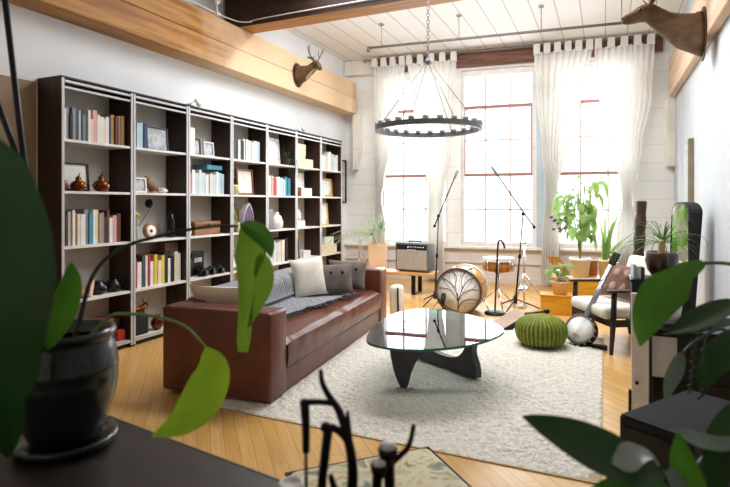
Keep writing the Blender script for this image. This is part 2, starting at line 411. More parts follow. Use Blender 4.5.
for k, (a, c) in enumerate(WIN):
    f = MB(); y0, y1 = .08, .15
    f.box(a, a+.055, y0, y1, ZS, ZT); f.box(c-.055, c, y0, y1, ZS, ZT); f.box(a+.055, c-.055, y0, y1, ZS, ZS+.07); f.box(a+.055, c-.055, y0, y1, ZT-.1, ZT)
    w = struct(on_wall(f, 'window_%d' % (k+1), 'sash_white'))
    m = MB()
    for z in (1.83, 2.985): m.box(a+.055, c-.055, y0-.01, y1, z-.025, z+.025)
    m.box(c-.075, c-.055, y0-.012, y0, 1.85, 2.96); m.box(a+.055, a+.075, y0-.012, y0, 1.85, 2.96)
    r = m.build('meeting_rail', 'rail_red', w)
    m = MB(); p = (c-a)/3
    for q in (1, 2): m.box(a+p*q-.013, a+p*q+.013, y0+.015, y1-.01, ZS+.07, ZT-.1)
    for z in (1.24, 2.42): m.box(a+.055, c-.055, y0+.015, y1-.01, z-.013, z+.013)
    m.build('muntin', 'muntin', w)
    g = MB(); g.box(a+.055, c-.055, .118, .124, ZS+.07, ZT-.1); g.build('pane', 'window_glass', w)
b = MB(); b.box(3.335, 3.52, -.012, -.001, .63, 3.4, .003); struct(on_wall(b, 'trim_sky_tint', 'pier_sky_tint'))  # added panel: blue sky light on the pier jamb, put into its colour
# beams
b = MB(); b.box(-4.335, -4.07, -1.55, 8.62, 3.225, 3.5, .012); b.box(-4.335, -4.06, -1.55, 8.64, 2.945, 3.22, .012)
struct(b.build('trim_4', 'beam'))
b = MB(); b.box(.87, .955, -1.55, 9.1, 2.93, 3.5, .01); struct(b.build('trim_5', 'beam_right'))
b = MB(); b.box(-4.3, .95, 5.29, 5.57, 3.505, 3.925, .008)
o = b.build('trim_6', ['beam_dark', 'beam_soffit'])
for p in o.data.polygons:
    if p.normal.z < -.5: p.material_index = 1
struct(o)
b = MB(); b.box(.2, .33, -.2, -.005, 2.3, 2.94, .01)
b.prism([(0, 2.3), (.0, 1.95), (.05, 1.95), (.13, 2.3)], -.19, -.01, T=X((.2, 0, 0)) @ Matrix(((1, 0, 0, 0), (0, 0, 1, 0), (0, 1, 0, 0), (0, 0, 0, 1))))
struct(on_wall(b, 'trim_7', 'cream_paint'))
b = MB(); b.box(5.2, 5.32, -.16, -.005, 1.9, 2.92, .01); struct(on_wall(b, 'trim_8', 'cream_paint'))
# cable run along the beams
b = MB(); b.tube(crv([(-4.03, 2.0, 3.52), (-4.03, 4.3, 3.515), (-4.03, 5.0, 3.52), (-3.9, 5.24, 3.53), (-3.4, 5.262, 3.56), (.9, 5.262, 3.56)], 30), .007)
tag(b.build('cable_conduit', 'conduit'), 'thin white cable conduit running along the top of the beams', 'conduit')
t = thing('spotlight', 'small white clip spotlight on top of the left beam', 'light', (-4.05, 4.83, 3.5))
b = MB(); b.box(-.03, .03, -.03, .03, .005, .03, .004); b.tube([(0, 0, .03), (0, 0, .12)], .01); b.build('clip', 'white_plastic', t)
b = MB(); b.lathe([(.02, -.05), (.03, 0), (.045, .07), (.04, .07), (.02, .0)], 12, T=X((.0, .0, .15), rx=-.9, rz=.6)); b.build('lamp_head', 'white_plastic', t)

# ------------------------------------------------------------------ ceiling pipe
t = thing('ceiling_pipe', 'long dark metal pipe hung on rods under the ceiling', 'pipe', (-3.13, 7.03, 3.6))
b = MB(); e = V((3.95, .39, .0)); b.tube([(0, 0, 0), e], .018, 10); b.tube([(0, 0, .02), (0, 0, -.06)], .024, 10); b.build('pipe', 'pipe_brown', t)
for q in (.05, .33, .6, .84):
    p = e*q; b = MB(); b.tube([p, p+V((0, 0, .33))], .007, 6); b.box(p.x-.03, p.x+.03, p.y-.03, p.y+.03, .31, .328); b.build('hanger_rod', 'iron', t)

# ------------------------------------------------------------------ curtains
def curtain(name_label, keys, tabs, seed):
    """keys: (height, left, right) along the window wall"""
    t = thing('curtain', name_label, 'curtain', tuple(WL(keys[0][1], .2, 0)), A6, 'tab top curtains on the window wall')
    t0 = keys[0][1]; n = 9+seed % 3
    def lr(z):
        for (z1, a1, b1), (z2, a2, b2) in zip(keys, keys[1:]):
            if z2 <= z <= z1:
                q = (z1-z)/(z1-z2); q = q*q*(3-2*q); return a1+(a2-a1)*q, b1+(b2-b1)*q
        return keys[-1][1:]
    def fn(u, v):
        z = keys[0][0]+(keys[-1][0]-keys[0][0])*u; a, c = lr(z); w = c-a
        amp = .028+.022*math.exp(-w*1.5); s = v+.012*math.sin(9*v+seed)
        return (a-t0+w*s, amp*math.sin(2*PI*n*v+seed+.4*math.sin(3*u))+.012*math.sin(5*u+7*v), z)
    MB().grid(fn, 60, 110).build('panel', 'sheer', t)
    z0, a, c = keys[0]
    for i in range(tabs):
        x = (c-a)*(i+.25)/(tabs-.5); y = .0
        b = MB(); b.box(x-.05, x+.05, y-.045, y-.040, z0-.03, 3.89); b.box(x-.05, x+.05, y+.012, y+.016, z0-.03, 3.89); b.box(x-.05, x+.05, y-.045, y+.016, 3.888, 3.892)
        b.build('tab', 'sheer', t)
curtain('sheer white curtain left of the left window, swept toward the corner', [(3.76, .58, 1.16), (3.2, .58, 1.06), (2.5, .6, .95), (1.75, .63, .8), (1.45, .65, .75), (.9, .62, .82), (.06, .58, .84)], 4, 1)
curtain('sheer white curtain between left and middle windows', [(3.76, 1.2, 2.06), (3.0, 1.3, 2.04), (2.2, 1.45, 1.98), (1.6, 1.56, 1.86), (1.4, 1.58, 1.82), (.9, 1.56, 1.84), (.06, 1.54, 1.86)], 5, 2)
curtain('sheer white curtain between middle and right windows', [(3.76, 3.3, 4.16), (3.0, 3.34, 4.0), (2.2, 3.42, 3.8), (1.6, 3.46, 3.66), (1.35, 3.47, 3.64), (.9, 3.42, 3.68), (.06, 3.4, 3.7)], 6, 3)
curtain('sheer white curtain on the right of right window by corner', [(3.76, 4.2, 5.02), (3.0, 4.26, 4.98), (2.2, 4.42, 4.84), (1.6, 4.56, 4.74), (1.35, 4.58, 4.72), (.9, 4.5, 4.76), (.06, 4.46, 4.78)], 5, 4)
t = thing('curtain_rod', 'thin dark curtain rod along the top of window wall', 'rod', tuple(WL(.4, .213, 3.87)), A6)
b = MB(); b.tube([(0, 0, 0), (4.85, 0, 0)], .011, 8); b.build('rod', 'iron', t)
for q in (.02, 1.68, 3.0, 4.8):
    b = MB(); b.tube([(q, 0, 0), (q, .12, .0)], .008, 6); b.build('bracket', 'iron', t)

# ------------------------------------------------------------------ bookcases
UX, UW = -4.04, .715
Y0S = [2.92, 3.643, 4.366, 5.09, 5.813, 6.536, 7.26]
SZ = {1: 1.88, 2: 1.45, 3: .99, 4: .53, 5: .07}
CASE = ['leftmost bookcase', 'second bookcase from left', 'third bookcase from left', 'fourth bookcase from left', 'fifth bookcase from left', 'sixth bookcase from left', 'rightmost bookcase']
SHELF = {1: 'top shelf', 2: 'second shelf', 3: 'third shelf', 4: 'fourth shelf', 5: 'bottom shelf'}
def make_bookcase():
    t = thing('bookcase', '', 'bookcase', (UX, Y0S[0], 0), 0, 'row of tall bookcases along the left wall')
    for y in (0, UW-.022):
        b = MB(); b.box(-.3, -.006, y, y+.022, 0, 2.38); b.build('side_panel', 'wenge_side', t)
    b = MB(); b.box(-.298, -.286, .023, UW-.023, .0, 2.36); b.build('back_panel', 'back_panel', t)
    b = MB(); b.box(-.3, -.0, -.003, UW+.003, 2.381, 2.395); b.build('top_panel', 'wenge', t)
    b = MB(); b.box(-.28, -.03, .023, UW-.023, .0, .045); b.build('plinth', 'wenge', t)
    for r, z in SZ.items():
        b = MB(); b.box(-.284, -.004, .023, UW-.023, z-.022, z); b.build('shelf', 'shelf_white', t)
    b = MB()
    for y in (0, UW-.022): b.box(-.005, .004, y, y+.022, .02, 2.378)
    b.box(-.02, .004, .027, UW-.027, 2.345, 2.365); b.box(-.03, .0, .027, UW-.027, 2.296, 2.313); b.box(-.02, .004, .027, UW-.027, .046, .07)
    b.build('edge_trim', 'alu', t)
    return t
def copy_tree(o, parent=None):
    c = o.copy(); C.objects.link(c)
    if parent: c.parent = parent
    for ch in list(o.children): copy_tree(ch, c)
    return c
bc = make_bookcase()
CLAB = ['leftmost tall dark wood bookcase, its dark side panel in view', 'second tall dark bookcase from left, flower and red books inside', 'third tall dark bookcase from left, cameras on its fourth shelf',
        'fourth tall dark bookcase from left, purple geode on its third shelf', 'fifth tall dark bookcase from left, pale framed drawing on top shelf',
        'sixth tall dark bookcase from left, cream boxes on its top shelf', 'rightmost tall dark bookcase, ending by the corner near the windows']
for i, y in enumerate(Y0S):
    o = bc if i == 0 else copy_tree(bc)
    o.location = (UX, y, 0); o['label'] = CLAB[i]

# ------------------------------------------------------------------ books
BC = {'white': '#e6e4df', 'cream': '#e0d4ba', 'black': '#1f1d1f', 'grey': '#8b8f95', 'charcoal': '#45474c', 'navy': '#2c3f60', 'teal': '#3f93a8', 'pale blue': '#b4cdd9',
      'tan': '#bd9466', 'brown': '#6b432d', 'red': '#b5352b', 'pink': '#dfa9a8', 'yellow': '#e0bf4e', 'olive': '#8a8650', 'blue': '#3f73ad', 'green': '#668d68'}
for k, c in BC.items(): D('book '+k, c, .55)
ORD = 'first second third fourth fifth sixth seventh eighth ninth tenth eleventh twelfth thirteenth fourteenth fifteenth sixteenth seventeenth eighteenth nineteenth twentieth'.split()
def book_mesh(th, h, d):
    """spine toward +x at x=0, thickness along y from 0, standing on z=0"""
    b = MB(); c = min(.004, th*.2)
    b.box(-d, -.001, 0, c, 0, h); b.box(-d, -.001, th-c, th, 0, h); b.box(-.004, 0, c*.5, th-c*.5, 0, h, m=0)
    b.box(-d+.004, -.004, c, th-c, .004, h-.005, m=1); return b
def row(u, r, y0, y1, cols, h0, h1, seed, x=-.05, lean=True):
    rnd = random.Random(seed); n = len(cols); ws = [rnd.uniform(.6, 1.4) for _ in cols]; s = (y1-y0-.001*n)/sum(ws); y = y0
    for i, (c, w) in enumerate(zip(cols, ws)):
        th = w*s; h = rnd.uniform(h0, h1); d = min(.2, h*.75)
        o = book_mesh(th, h, d).build('book', ['book '+c, 'page'], None, (UX+x-rnd.uniform(0, .02), y, SZ[r]+.001))
        tag(o, '%s book, %s from left on %s of %s' % (c, ORD[i], SHELF[r], CASE[u]), 'book', 'books on the %s of the %s' % (SHELF[r], CASE[u]))
        y += th+.001
row(0, 1, 2.975, 3.595, 'white,grey,black,grey,charcoal,pale blue,charcoal,grey,white,cream,pink,white,white,cream,white,navy,tan,brown,tan,tan'.split(','), .19, .29, 3)
row(0, 3, 2.975, 3.55, 'black,charcoal,cream,white,tan,cream,white,grey,teal,white,cream,tan,grey,charcoal,brown,white,pink,brown'.split(','), .22, .31, 4)
row(1, 1, 3.70, 3.862, 'white,pale blue,pale blue,navy'.split(','), .24, .25, 5)
row(1, 4, 3.69, 4.32, 'red,white,charcoal,white,red,white,yellow,cream,yellow,black,white,black,cream,white'.split(','), .23, .32, 6)
row(2, 2, 4.42, 5.02, 'pink,white,pale blue,cream,pale blue,white,cream,pale blue,white,pale blue,pale blue'.split(','), .22, .27, 7)
row(3, 1, 5.15, 5.735, 'black,charcoal,white,black,white,white,cream,white,white,pale blue'.split(','), .24, .31, 8)
row(4, 2, 5.875, 6.46, 'white,cream,pink,red,white,white,pale blue,white,teal,teal'.split(','), .22, .29, 9)
row(4, 4, 5.86, 6.41, 'navy,pale blue,white,white,pale blue,cream,white,brown,black'.split(','), .25, .33, 10)
row(6, 1, 7.32, 7.93, 'white,white,cream,white,white,pale blue,white,white'.split(','), .22, .31, 11)
row(6, 2, 7.31, 7.49, 'cream,white,pale blue,white'.split(','), .2, .24, 12)
# lying stack, bottom shelf of the leftmost bookcase
z = SZ[5]+.001
for i, c in enumerate('white,blue,pale blue,black,grey,red'.split(',')):
    rnd = random.Random(i); th = rnd.uniform(.028, .045); L_ = rnd.uniform(.22, .26)
    o = book_mesh(th, L_, .2).build('book', ['book '+c, 'page'], None, (UX-.06, 3.2+rnd.uniform(0, .03), z+th), rot=(-PI/2, 0, 0))
    tag(o, '%s book lying flat, %s from bottom of stack in leftmost bookcase' % (c, ORD[i]), 'book', 'stacked books on the bottom shelf of the leftmost bookcase'); z += th+.001

# ------------------------------------------------------------------ things on the shelves
def sy(u, q): return q
def shelf_loc(y, r, x=-.12): return (UX+x, y, SZ[r]+.001)
def frame_pic(label, y0, y1, r, h, fm, pm, x=-.16, border=.025, cat='picture', lean=.08, mat_in=0):
    t = thing('framed_picture', label, cat, (UX+x, (y0+y1)/2, SZ[r]+.001))
    w = y1-y0; b = MB(); R = X(ry=-lean)
    for a in (-w/2, w/2-border): b.box(0, .022, a, a+border, 0, h, T=R)
    b.box(0, .022, -w/2+border, w/2-border, 0, border, T=R); b.box(0, .022, -w/2+border, w/2-border, h-border, h, T=R)
    b.build('frame', fm, t)
    b = MB(); b.box(.002, .01, -w/2+border, w/2-border, border, h-border, T=R, m=0)
    if mat_in: b.box(.0105, .012, -w/2+border+mat_in, w/2-border-mat_in, border+mat_in, h-border-mat_in, T=R, m=1)
    b.build('print', [pm, 'print_pale'] if not mat_in else ['paper', pm], t); return t
frame_pic('black framed certificate on second shelf of leftmost bookcase', 2.99, 3.265, 2, .245, 'frame_black', 'print_pale', -.13, .015, mat_in=.035)
def gourd(label, y, s, m, x=-.04):
    t = thing('gourd_vase', label, 'vase', shelf_loc(y, 2, x), 0, 'metal gourd vases on the second shelf')
    b = MB(); b.lathe([(.03*s, 0), (.062*s, .02*s), (.078*s, .055*s), (.062*s, .09*s), (.025*s, .108*s), (.03*s, .125*s), (.018*s, .145*s), (.008*s, .15*s)], 20); b.build('body', m, t)
    b = MB(); b.tube(crv([(0, 0, .148*s), (.005, .005, .17*s), (.0, .022*s, .185*s)], 6), [.007*s, .004*s], 6); b.build('stem', m, t)
gourd('shiny copper gourd vase in front of the framed certificate', 3.1, .85, 'copper')
gourd('darker copper gourd vase standing right of the framed certificate', 3.325, .95, 'copper')
o = MB().lathe([(.02, 0), (.03, .03), (.02, .07), (.012, .09)], 12).build('small_bottle', 'copper', None, shelf_loc(2.985, 2, -.06)); tag(o, 'small copper bottle at left edge of the certificate shelf', 'bottle')
b = MB(); b.grid(lambda u, v: ((.06+.05*u)*math.cos(v*5)*(1-.5*u), (.06+.03*u)*math.sin(v*5), .005+.11*u*(1+.3*math.sin(v*9))), 8, 24); b.ball((0, 0, .03), .06, .07, .03)
tag(b.build('seashell', 'pink_shell' if 'pink_shell' in M else D('pink_shell', '#e6c1ae', .5, col2='#d6a48e') and 'pink_shell', None, shelf_loc(3.2, 4, -.09)), 'pale pink seashell on fourth shelf of leftmost bookcase', 'shell')
for y, s, lab in ((3.39, .08, 'round dark pot beside the seashell'), (3.55, .078, 'larger round dark pot near right end of the seashell shelf')):
    o = MB().lathe([(s*.5, 0), (s*.95, s*.35), (s, s*.7), (s*.75, s*1.2), (s*.5, s*1.35), (s*.55, s*1.45), (s*.45, s*1.4)], 18).build('round_pot', 'black_gloss', None, shelf_loc(y-.03, 4, -.12)); tag(o, lab, 'pot', 'round dark pots on the seashell shelf')
o = MB().box(-.14, 0, 0, .12, 0, .2, .004).build('storage_box', 'book charcoal', None, (UX-.13, 3.49, SZ[5]+.001)); tag(o, 'dark storage box on bottom shelf of leftmost bookcase', 'box')
o = MB().box(-.07, 0, -.045, .045, 0, .1, .01).build('red_tin', 'book red', None, (UX-.05, 3.555, SZ[5]+.001)); tag(o, 'small red tin on bottom shelf of leftmost bookcase', 'tin')
# second bookcase
frame_pic('grey print in a dark frame beside pale blue books', 3.885, 4.165, 1, .235, 'book charcoal', 'print_grey', -.1, .012)
frame_pic('small upright photo at left end of second bookcase shelf', 3.69, 3.755, 2, .2, 'frame_black', 'print_pale', -.19, .012)
frame_pic('grey square picture in a white frame, second bookcase', 3.685, 3.85, 2, .145, 'sash_white', 'print_grey', -.07, .014)
t = thing('bird_figurine', 'brown wooden bird figurine beside the grey square picture', 'figurine', shelf_loc(3.94, 2, -.09))
b = MB(); b.loft([((0, -.07, .12), (.004, 0, 0), (0, 0, .004)), ((0, -.05, .10), (.025, 0, 0), (0, .01, .03)), ((0, 0, .065), (.045, 0, 0), (0, .015, .045)), ((0, .05, .05), (.035, 0, 0), (0, .01, .03)), ((0, .1, .035), (.008, 0, 0), (0, 0, .008))], 12); b.build('body', 'bird_brown', t)
b = MB(); b.ball((0, -.055, .14), .03, .032, .03); b.tube([(0, -.08, .14), (0, -.11, .135)], [.01, .002], 6); b.build('head', 'bird_brown', t)
b = MB(); b.lathe([(.05, 0), (.04, .012), (.012, .02), (.01, .04)], 12); b.build('base', 'bird_brown', t)
b = MB(); rnd = random.Random(2)
for i in range(26):
    a = rnd.uniform(0, 2*PI); q = rnd.uniform(.05, .12); b.leaf([(0, 0, .03), (q*.4*math.cos(a)*.5, q*.6*math.sin(a), .055), (q*math.cos(a)*.5, q*math.sin(a), .03)], .03, (0, 0, 1), n=4)
b.ball((0, 0, .025), .04, .08, .025); tag(b.build('feather_bundle', 'feather', None, shelf_loc(4.09, 2, -.1)), 'bundle of pale feathers right of the bird figurine', 'feathers')
o = MB().lathe([(.0, 0), (.045, .001), (.045, .015), (0, .017)], 16, T=X(ry=PI/2)).build('black_disc', 'black_matte', None, (UX-.283, 4.09, 1.345)); tag(o, 'round black disc fixed on back panel above the flower vase', 'disc')
t = thing('wood_slice_clock', 'round wood disc with dark centre leaning on third shelf', 'ornament', (UX-.06, 3.9, SZ[3]+.082))
T0 = X(ry=PI/2-.15)
b = MB(); b.lathe([(.0, -.015), (.08, -.015), (.082, 0), (.078, .015), (0, .015)], 24, T=T0); b.build('disc', 'box_wood', t)
b = MB(); b.lathe([(0, .015), (.058, .0155), (.055, .018), (0, .018)], 20, T=T0); b.build('face', 'paper', t)
b = MB(); b.lathe([(0, .018), (.018, .0185), (.016, .022), (0, .022)], 12, T=T0); b.build('centre', 'frame_black', t)
t = thing('twig_vase', 'glass vase of bare twigs with a yellow flower', 'vase', shelf_loc(3.765, 3, -.1))
b = MB(); b.lathe([(.03, 0), (.04, .05), (.025, .11), (.03, .13), (.02, .12)], 14); b.build('vase_body', 'glass_sheen', t)
b = MB(); rnd = random.Random(4)
for i in range(6):
    a = rnd.uniform(-.5, .9); b.tube(crv([(0, 0, .1), (.03*rnd.random(), a*.1, .22), (.04, a*.22, rnd.uniform(.3, .37))], 8), [.004, .002], 5)
b.build('twig', 'box_brown', t)
for c, q in (((.03, -.06, .26), .033), ((.05, -.03, .245), .022)): b = MB(); b.ball(c, q, q, q*.8); b.build('flower', 'yellow_flower', t)
o = MB().lathe([(.04, 0), (.05, .02), (.05, .18), (.03, .21), (.03, .25), (.02, .25)], 16).build('dark_bottle', 'black_gloss', None, shelf_loc(4.24, 3, -.12)); tag(o, 'black bottle at right end of the twig vase shelf', 'bottle')
o = MB().box(-.12, 0, 0, .19, 0, .12, .004).build('storage_box', 'box_brown', None, (UX-.14, 4.1, SZ[4]+.325)); tag(o, 'brown box lying on top of the red and yellow books', 'box')
o.location = (UX-.07, 4.1, SZ[4]+.322); o.scale = (1, 1, .75)
o = MB().box(-.17, 0, -.08, .08, 0, .17, .006).build('storage_box', 'black_matte', None, (UX-.06, 3.8, SZ[5]+.001)); tag(o, 'black box under the bronze animal, bottom of second bookcase', 'box')
t = thing('animal_sculpture', 'bronze horned animal sculpture standing on the black box', 'sculpture', (UX-.13, 3.82, SZ[5]+.173))
b = MB(); b.loft([((0, -.075, .06), (.01, 0, 0), (0, 0, .012)), ((0, -.06, .065), (.03, 0, 0), (0, 0, .03)), ((0, 0, .06), (.03, 0, 0), (0, 0, .028)), ((0, .05, .07), (.03, 0, 0), (0, 0, .03)), ((0, .085, .095), (.018, 0, 0), (0, -.008, .018)), ((0, .115, .09), (.01, 0, 0), (0, -.004, .01))], 10)
for y in (-.05, .045):
    for x in (-.018, .018): b.tube([(x, y, .05), (x, y+.006, .025), (x, y, 0)], [.012, .006], 6)
b.build('body', 'copper', t)
for s in (-1, 1):
    b = MB(); b.tube(crv([(s*.01, .09, .105), (s*.03, .085, .135), (s*.035, .11, .155)], 8), [.006, .002], 6); b.build('horn', 'copper', t)
o = MB().lathe([(.03, 0), (.06, .04), (.065, .08), (.04, .12), (.03, .14), (.036, .15), (.03, .15)], 16).build('copper_jug', 'copper', None, shelf_loc(4.02, 5, -.09)); tag(o, 'round copper jug right of the black box', 'jug')
# third bookcase
b = MB(); b.box(-.06, 0, 0, .09, 0, .29, .004); tag(b.build('paper_file', 'book white', None, (UX-.05, 4.43, SZ[1]+.001)), 'tall white magazine file on top shelf of third bookcase', 'file')
frame_pic('dark framed photo next to the white magazine file', 4.545, 4.675, 1, .19, 'book charcoal', 'print_grey', -.12, .016)
frame_pic('silver framed photo on top shelf of third bookcase', 4.69, 4.86, 1, .165, 'alu', 'print_grey', -.09, .018)
o = MB().box(-.2, 0, 0, .26, 0, .05, .003).build('storage_box', 'book teal', None, (UX-.07, 4.74, SZ[2]+.285)); tag(o, 'flat teal box lying on top of the pastel books', 'box')
o = MB().lathe([(.025, 0), (.035, .05), (.02, .13), (.024, .15), (.015, .15)], 14).build('white_vase', 'pot_white', None, shelf_loc(4.43, 3, -.06)); tag(o, 'small white vase at left end of third bookcase shelf', 'vase')
t = thing('wooden_chest', 'wide wooden chest on the third shelf of third bookcase', 'chest', shelf_loc(4.73, 3, -.14))
b = MB(); b.box(-.1, .08, -.2, .22, 0, .11, .005); b.build('body', 'box_wood', t); b = MB(); b.box(-.1, .085, -.205, .225, .112, .15, .008); b.build('lid', 'box_wood', t)
b = MB(); b.box(.081, .089, -.0, .03, .09, .125); b.build('clasp', 'frame_black', t)
o = MB().box(-.15, 0, 0, .15, 0, .2, .02).build('camera_bag', 'black_matte', None, (UX-.12, 4.42, SZ[4]+.001)); tag(o, 'black camera bag at left on fourth shelf, third bookcase', 'bag')
b = MB(); b.box(-.1, 0, 0, .2, 0, .27, .006); b.box(.0, .003, .04, .16, .15, .2, m=1); tag(b.build('black_binder', ['black_gloss', 'print_grey'], None, (UX-.16, 4.59, SZ[4]+.001)), 'glossy black binder standing behind the cameras', 'binder')
def camera(label, y, x=-.06):
    t = thing('film_camera', label, 'camera', shelf_loc(y, 4, x), 0, 'old cameras on the fourth shelf')
    b = MB(); b.box(-.03, .015, -.06, .06, 0, .075, .006); b.box(-.02, .012, -.022, .022, .075, .1, .008); b.build('body', 'black_matte', t)
    b = MB(); b.lathe([(0, 0), (.028, .0), (.03, .045), (.024, .047), (0, .042)], 16, T=X((.015, 0, .038), ry=PI/2)); b.build('lens', 'black_gloss', t)
    b = MB(); b.box(-.0295, -.021, -.058, .058, .076, .084, .002); b.build('top_plate', 'chrome', t)
camera('left one of three old cameras on the fourth shelf', 4.66); camera('middle one of three old cameras on the fourth shelf', 4.8, -.07); camera('right one of three old cameras on the fourth shelf', 4.935, -.06)
# fourth bookcase
t = thing('potted_cactus', 'small brown plant in a cream pot beside framed art', 'plant', shelf_loc(5.22, 2, -.07))
b = MB(); b.lathe([(.045, 0), (.06, .1), (.06, .12), (.05, .12), (.05, .105)], 14); b.build('pot', 'pot_cream', t)
b = MB(); rnd = random.Random(6)
for i in range(22):
    a = rnd.uniform(0, 2*PI); q = rnd.uniform(.02, .07); h = rnd.uniform(.15, .22); b.leaf([(0, 0, .1), (q*.6*math.cos(a), q*.6*math.sin(a), h), (q*math.cos(a), q*math.sin(a), h-.01)], .03, (.3, .1, 1), n=4)
b.build('foliage', 'bird_brown', t)
frame_pic('brown framed drawing with a white mount, fourth bookcase', 5.33, 5.66, 2, .33, 'frame_wood', 'print_pale', -.12, .024, mat_in=.06)
frame_pic('green painted picture on third shelf beside the geode', 5.14, 5.36, 3, .3, 'frame_wood', 'print_green', -.11, .01)
t = thing('amethyst_geode', 'tall purple amethyst geode with a white rim', 'geode', shelf_loc(5.5, 3, -.1))
def almond(s, n=24): return [((.02+.11*math.sin(PI*min(1, .12+q/n*.88))**.8)*s*1, .36*s*q/n) for q in range(n+1)]
def geo_out(s, z0):
    L_ = []; R_ = []
    for q in range(15):
        f = q/14; w = .105*s*math.sin(PI*(.18+.82*f))**.8 if f < 1 else 0.004; L_.append((-w+.02*f, z0+.36*s*f)); R_.append((w+.02*f, z0+.36*s*f))
    return L_+R_[::-1]
TG = Matrix(((0, 0, 1, 0), (1, 0, 0, 0), (0, 1, 0, 0), (0, 0, 0, 1)))
b = MB(); b.prism(geo_out(1, 0), -.05, .03, T=TG); b.build('rock_rim', 'geode_rim', t)
b = MB(); b.prism(geo_out(.9, .012), .03, .034, T=TG); b.build('crystals', 'amethyst', t)
o = MB().lathe([(.02, 0), (.03, .03), (.012, .08), (.02, .1), (.006, .125)], 12).build('figurine', 'box_cream', None, shelf_loc(5.29, 3, -.06)); tag(o, 'tiny cream figurine in front of the green picture', 'figurine')
frame_pic('small wooden square frame on fourth shelf behind hanging leaf', 5.17, 5.38, 4, .19, 'frame_wood', 'print_pale', -.09, .03)
frame_pic('pale framed drawing tall on top shelf of fifth bookcase', 5.88, 6.27, 1, .36, 'alu', 'print_pale', -.12, .02)
o = MB().box(-.16, 0, 0, .3, 0, .16, .004).build('storage_box', 'box_cream', None, (UX-.06, 5.16, SZ[5]+.02)); tag(o, 'cream box on bottom shelf of fourth bookcase', 'box'); o.location.z = SZ[5]+.001
# fifth bookcase
t = thing('trailing_plant', 'dark trailing plant on top shelf of fifth bookcase', 'plant', shelf_loc(6.42, 1, -.09))
b = MB(); b.lathe([(.035, 0), (.05, .09), (.05, .1), (.04, .1)], 12); b.build('pot', 'pot_brown', t)
b = MB(); rnd = random.Random(9)
for i in range(16):
    a = rnd.uniform(-1.6, 1.6); q = rnd.uniform(.07, .17); z1 = rnd.uniform(.1, .24)
    b.leaf([(0, 0, .09), (q*.5*math.cos(a)*.6, q*.6*math.sin(a), z1), (q*math.cos(a)*.6, q*math.sin(a)*.8, z1-rnd.uniform(0, .06))], .016, (.3, 0, 1), n=6)
for i in range(5):
    yy = -.12+.06*i; b.tube(crv([(.03, yy*.4, .1), (.1, yy*.8, .08), (.115, yy, -.06), (.11, yy, -.12-.05*(i % 3))], 10), [.004, .002], 5)
b.build('foliage', 'leaf_dark', t)
o = MB().box(-.12, 0, 0, .2, 0, .28, .03, seg=3).build('cloth_bag', 'grey_cloth', None, (UX-.07, 5.87, SZ[3]+.001)); tag(o, 'grey cloth bag on third shelf of fifth bookcase', 'bag')
o = MB().lathe([(.05, 0), (.085, .03), (.09, .1), (.06, .18), (.03, .2), (.03, .23), (.02, .23)], 16).build('white_jug', 'pot_white', None, shelf_loc(6.18, 3, -.1)); tag(o, 'round white jug right of the grey cloth bag', 'jug')
# sixth bookcase
for i, (y, w, z, h, lab) in enumerate(((6.6, .27, 0, .17, 'cream box at lower left of the top shelf stack, sixth bookcase'), (6.88, .22, 0, .13, 'smaller cream box at right of the stack, sixth bookcase'), (6.63, .25, .172, .17, 'cream box resting on top of another, sixth bookcase'))):
    o = MB().box(-.2, 0, 0, w, 0, h, .005).build('cream_box', 'box_cream', None, (UX-.05, y, SZ[1]+.001+z)); tag(o, lab, 'box', 'cream boxes on the top shelf')
t = thing('brown_jar', 'brown jar on second shelf of sixth bookcase', 'jar', shelf_loc(6.68, 2, -.07)); b = MB(); b.lathe([(.05, 0), (.058, .01), (.058, .1), (.05, .11)], 16); b.build('jar_body', 'frame_wood', t); b = MB(); b.lathe([(.054, .111), (.054, .125), (.01, .13)], 16); b.build('lid', 'box_brown', t)
o = MB().box(-.16, 0, 0, .3, 0, .125, .005).build('white_box', 'book white', None, (UX-.06, 6.78, SZ[2]+.001)); tag(o, 'long white box beside the brown jar', 'box')
frame_pic('white framed print standing on the long white box', 6.8, 7.0, 2, .22, 'sash_white', 'print_pale', -.17, .02).location.z += .127
o = MB().box(-.14, 0, 0, .28, 0, .1, .005).build('white_box', 'book white', None, (UX-.06, 6.6, SZ[3]+.001)); tag(o, 'low white box on third shelf of sixth bookcase', 'box')
o = MB().lathe([(.03, 0), (.04, .04), (.03, .12), (.015, .15), (.02, .16)], 12).build('white_vase', 'pot_white', None, (UX-.1, 6.75, SZ[3]+.103)); tag(o, 'white vase standing on the low white box', 'vase')
frame_pic('narrow black framed picture on fourth shelf of sixth bookcase', 6.6, 6.72, 4, .3, 'frame_black', 'print_pale', -.08, .02)
o = MB().box(-.15, 0, 0, .2, 0, .1, .005).build('white_box', 'book white', None, (UX-.06, 6.84, SZ[4]+.001)); tag(o, 'white box right of the narrow black frame', 'box')
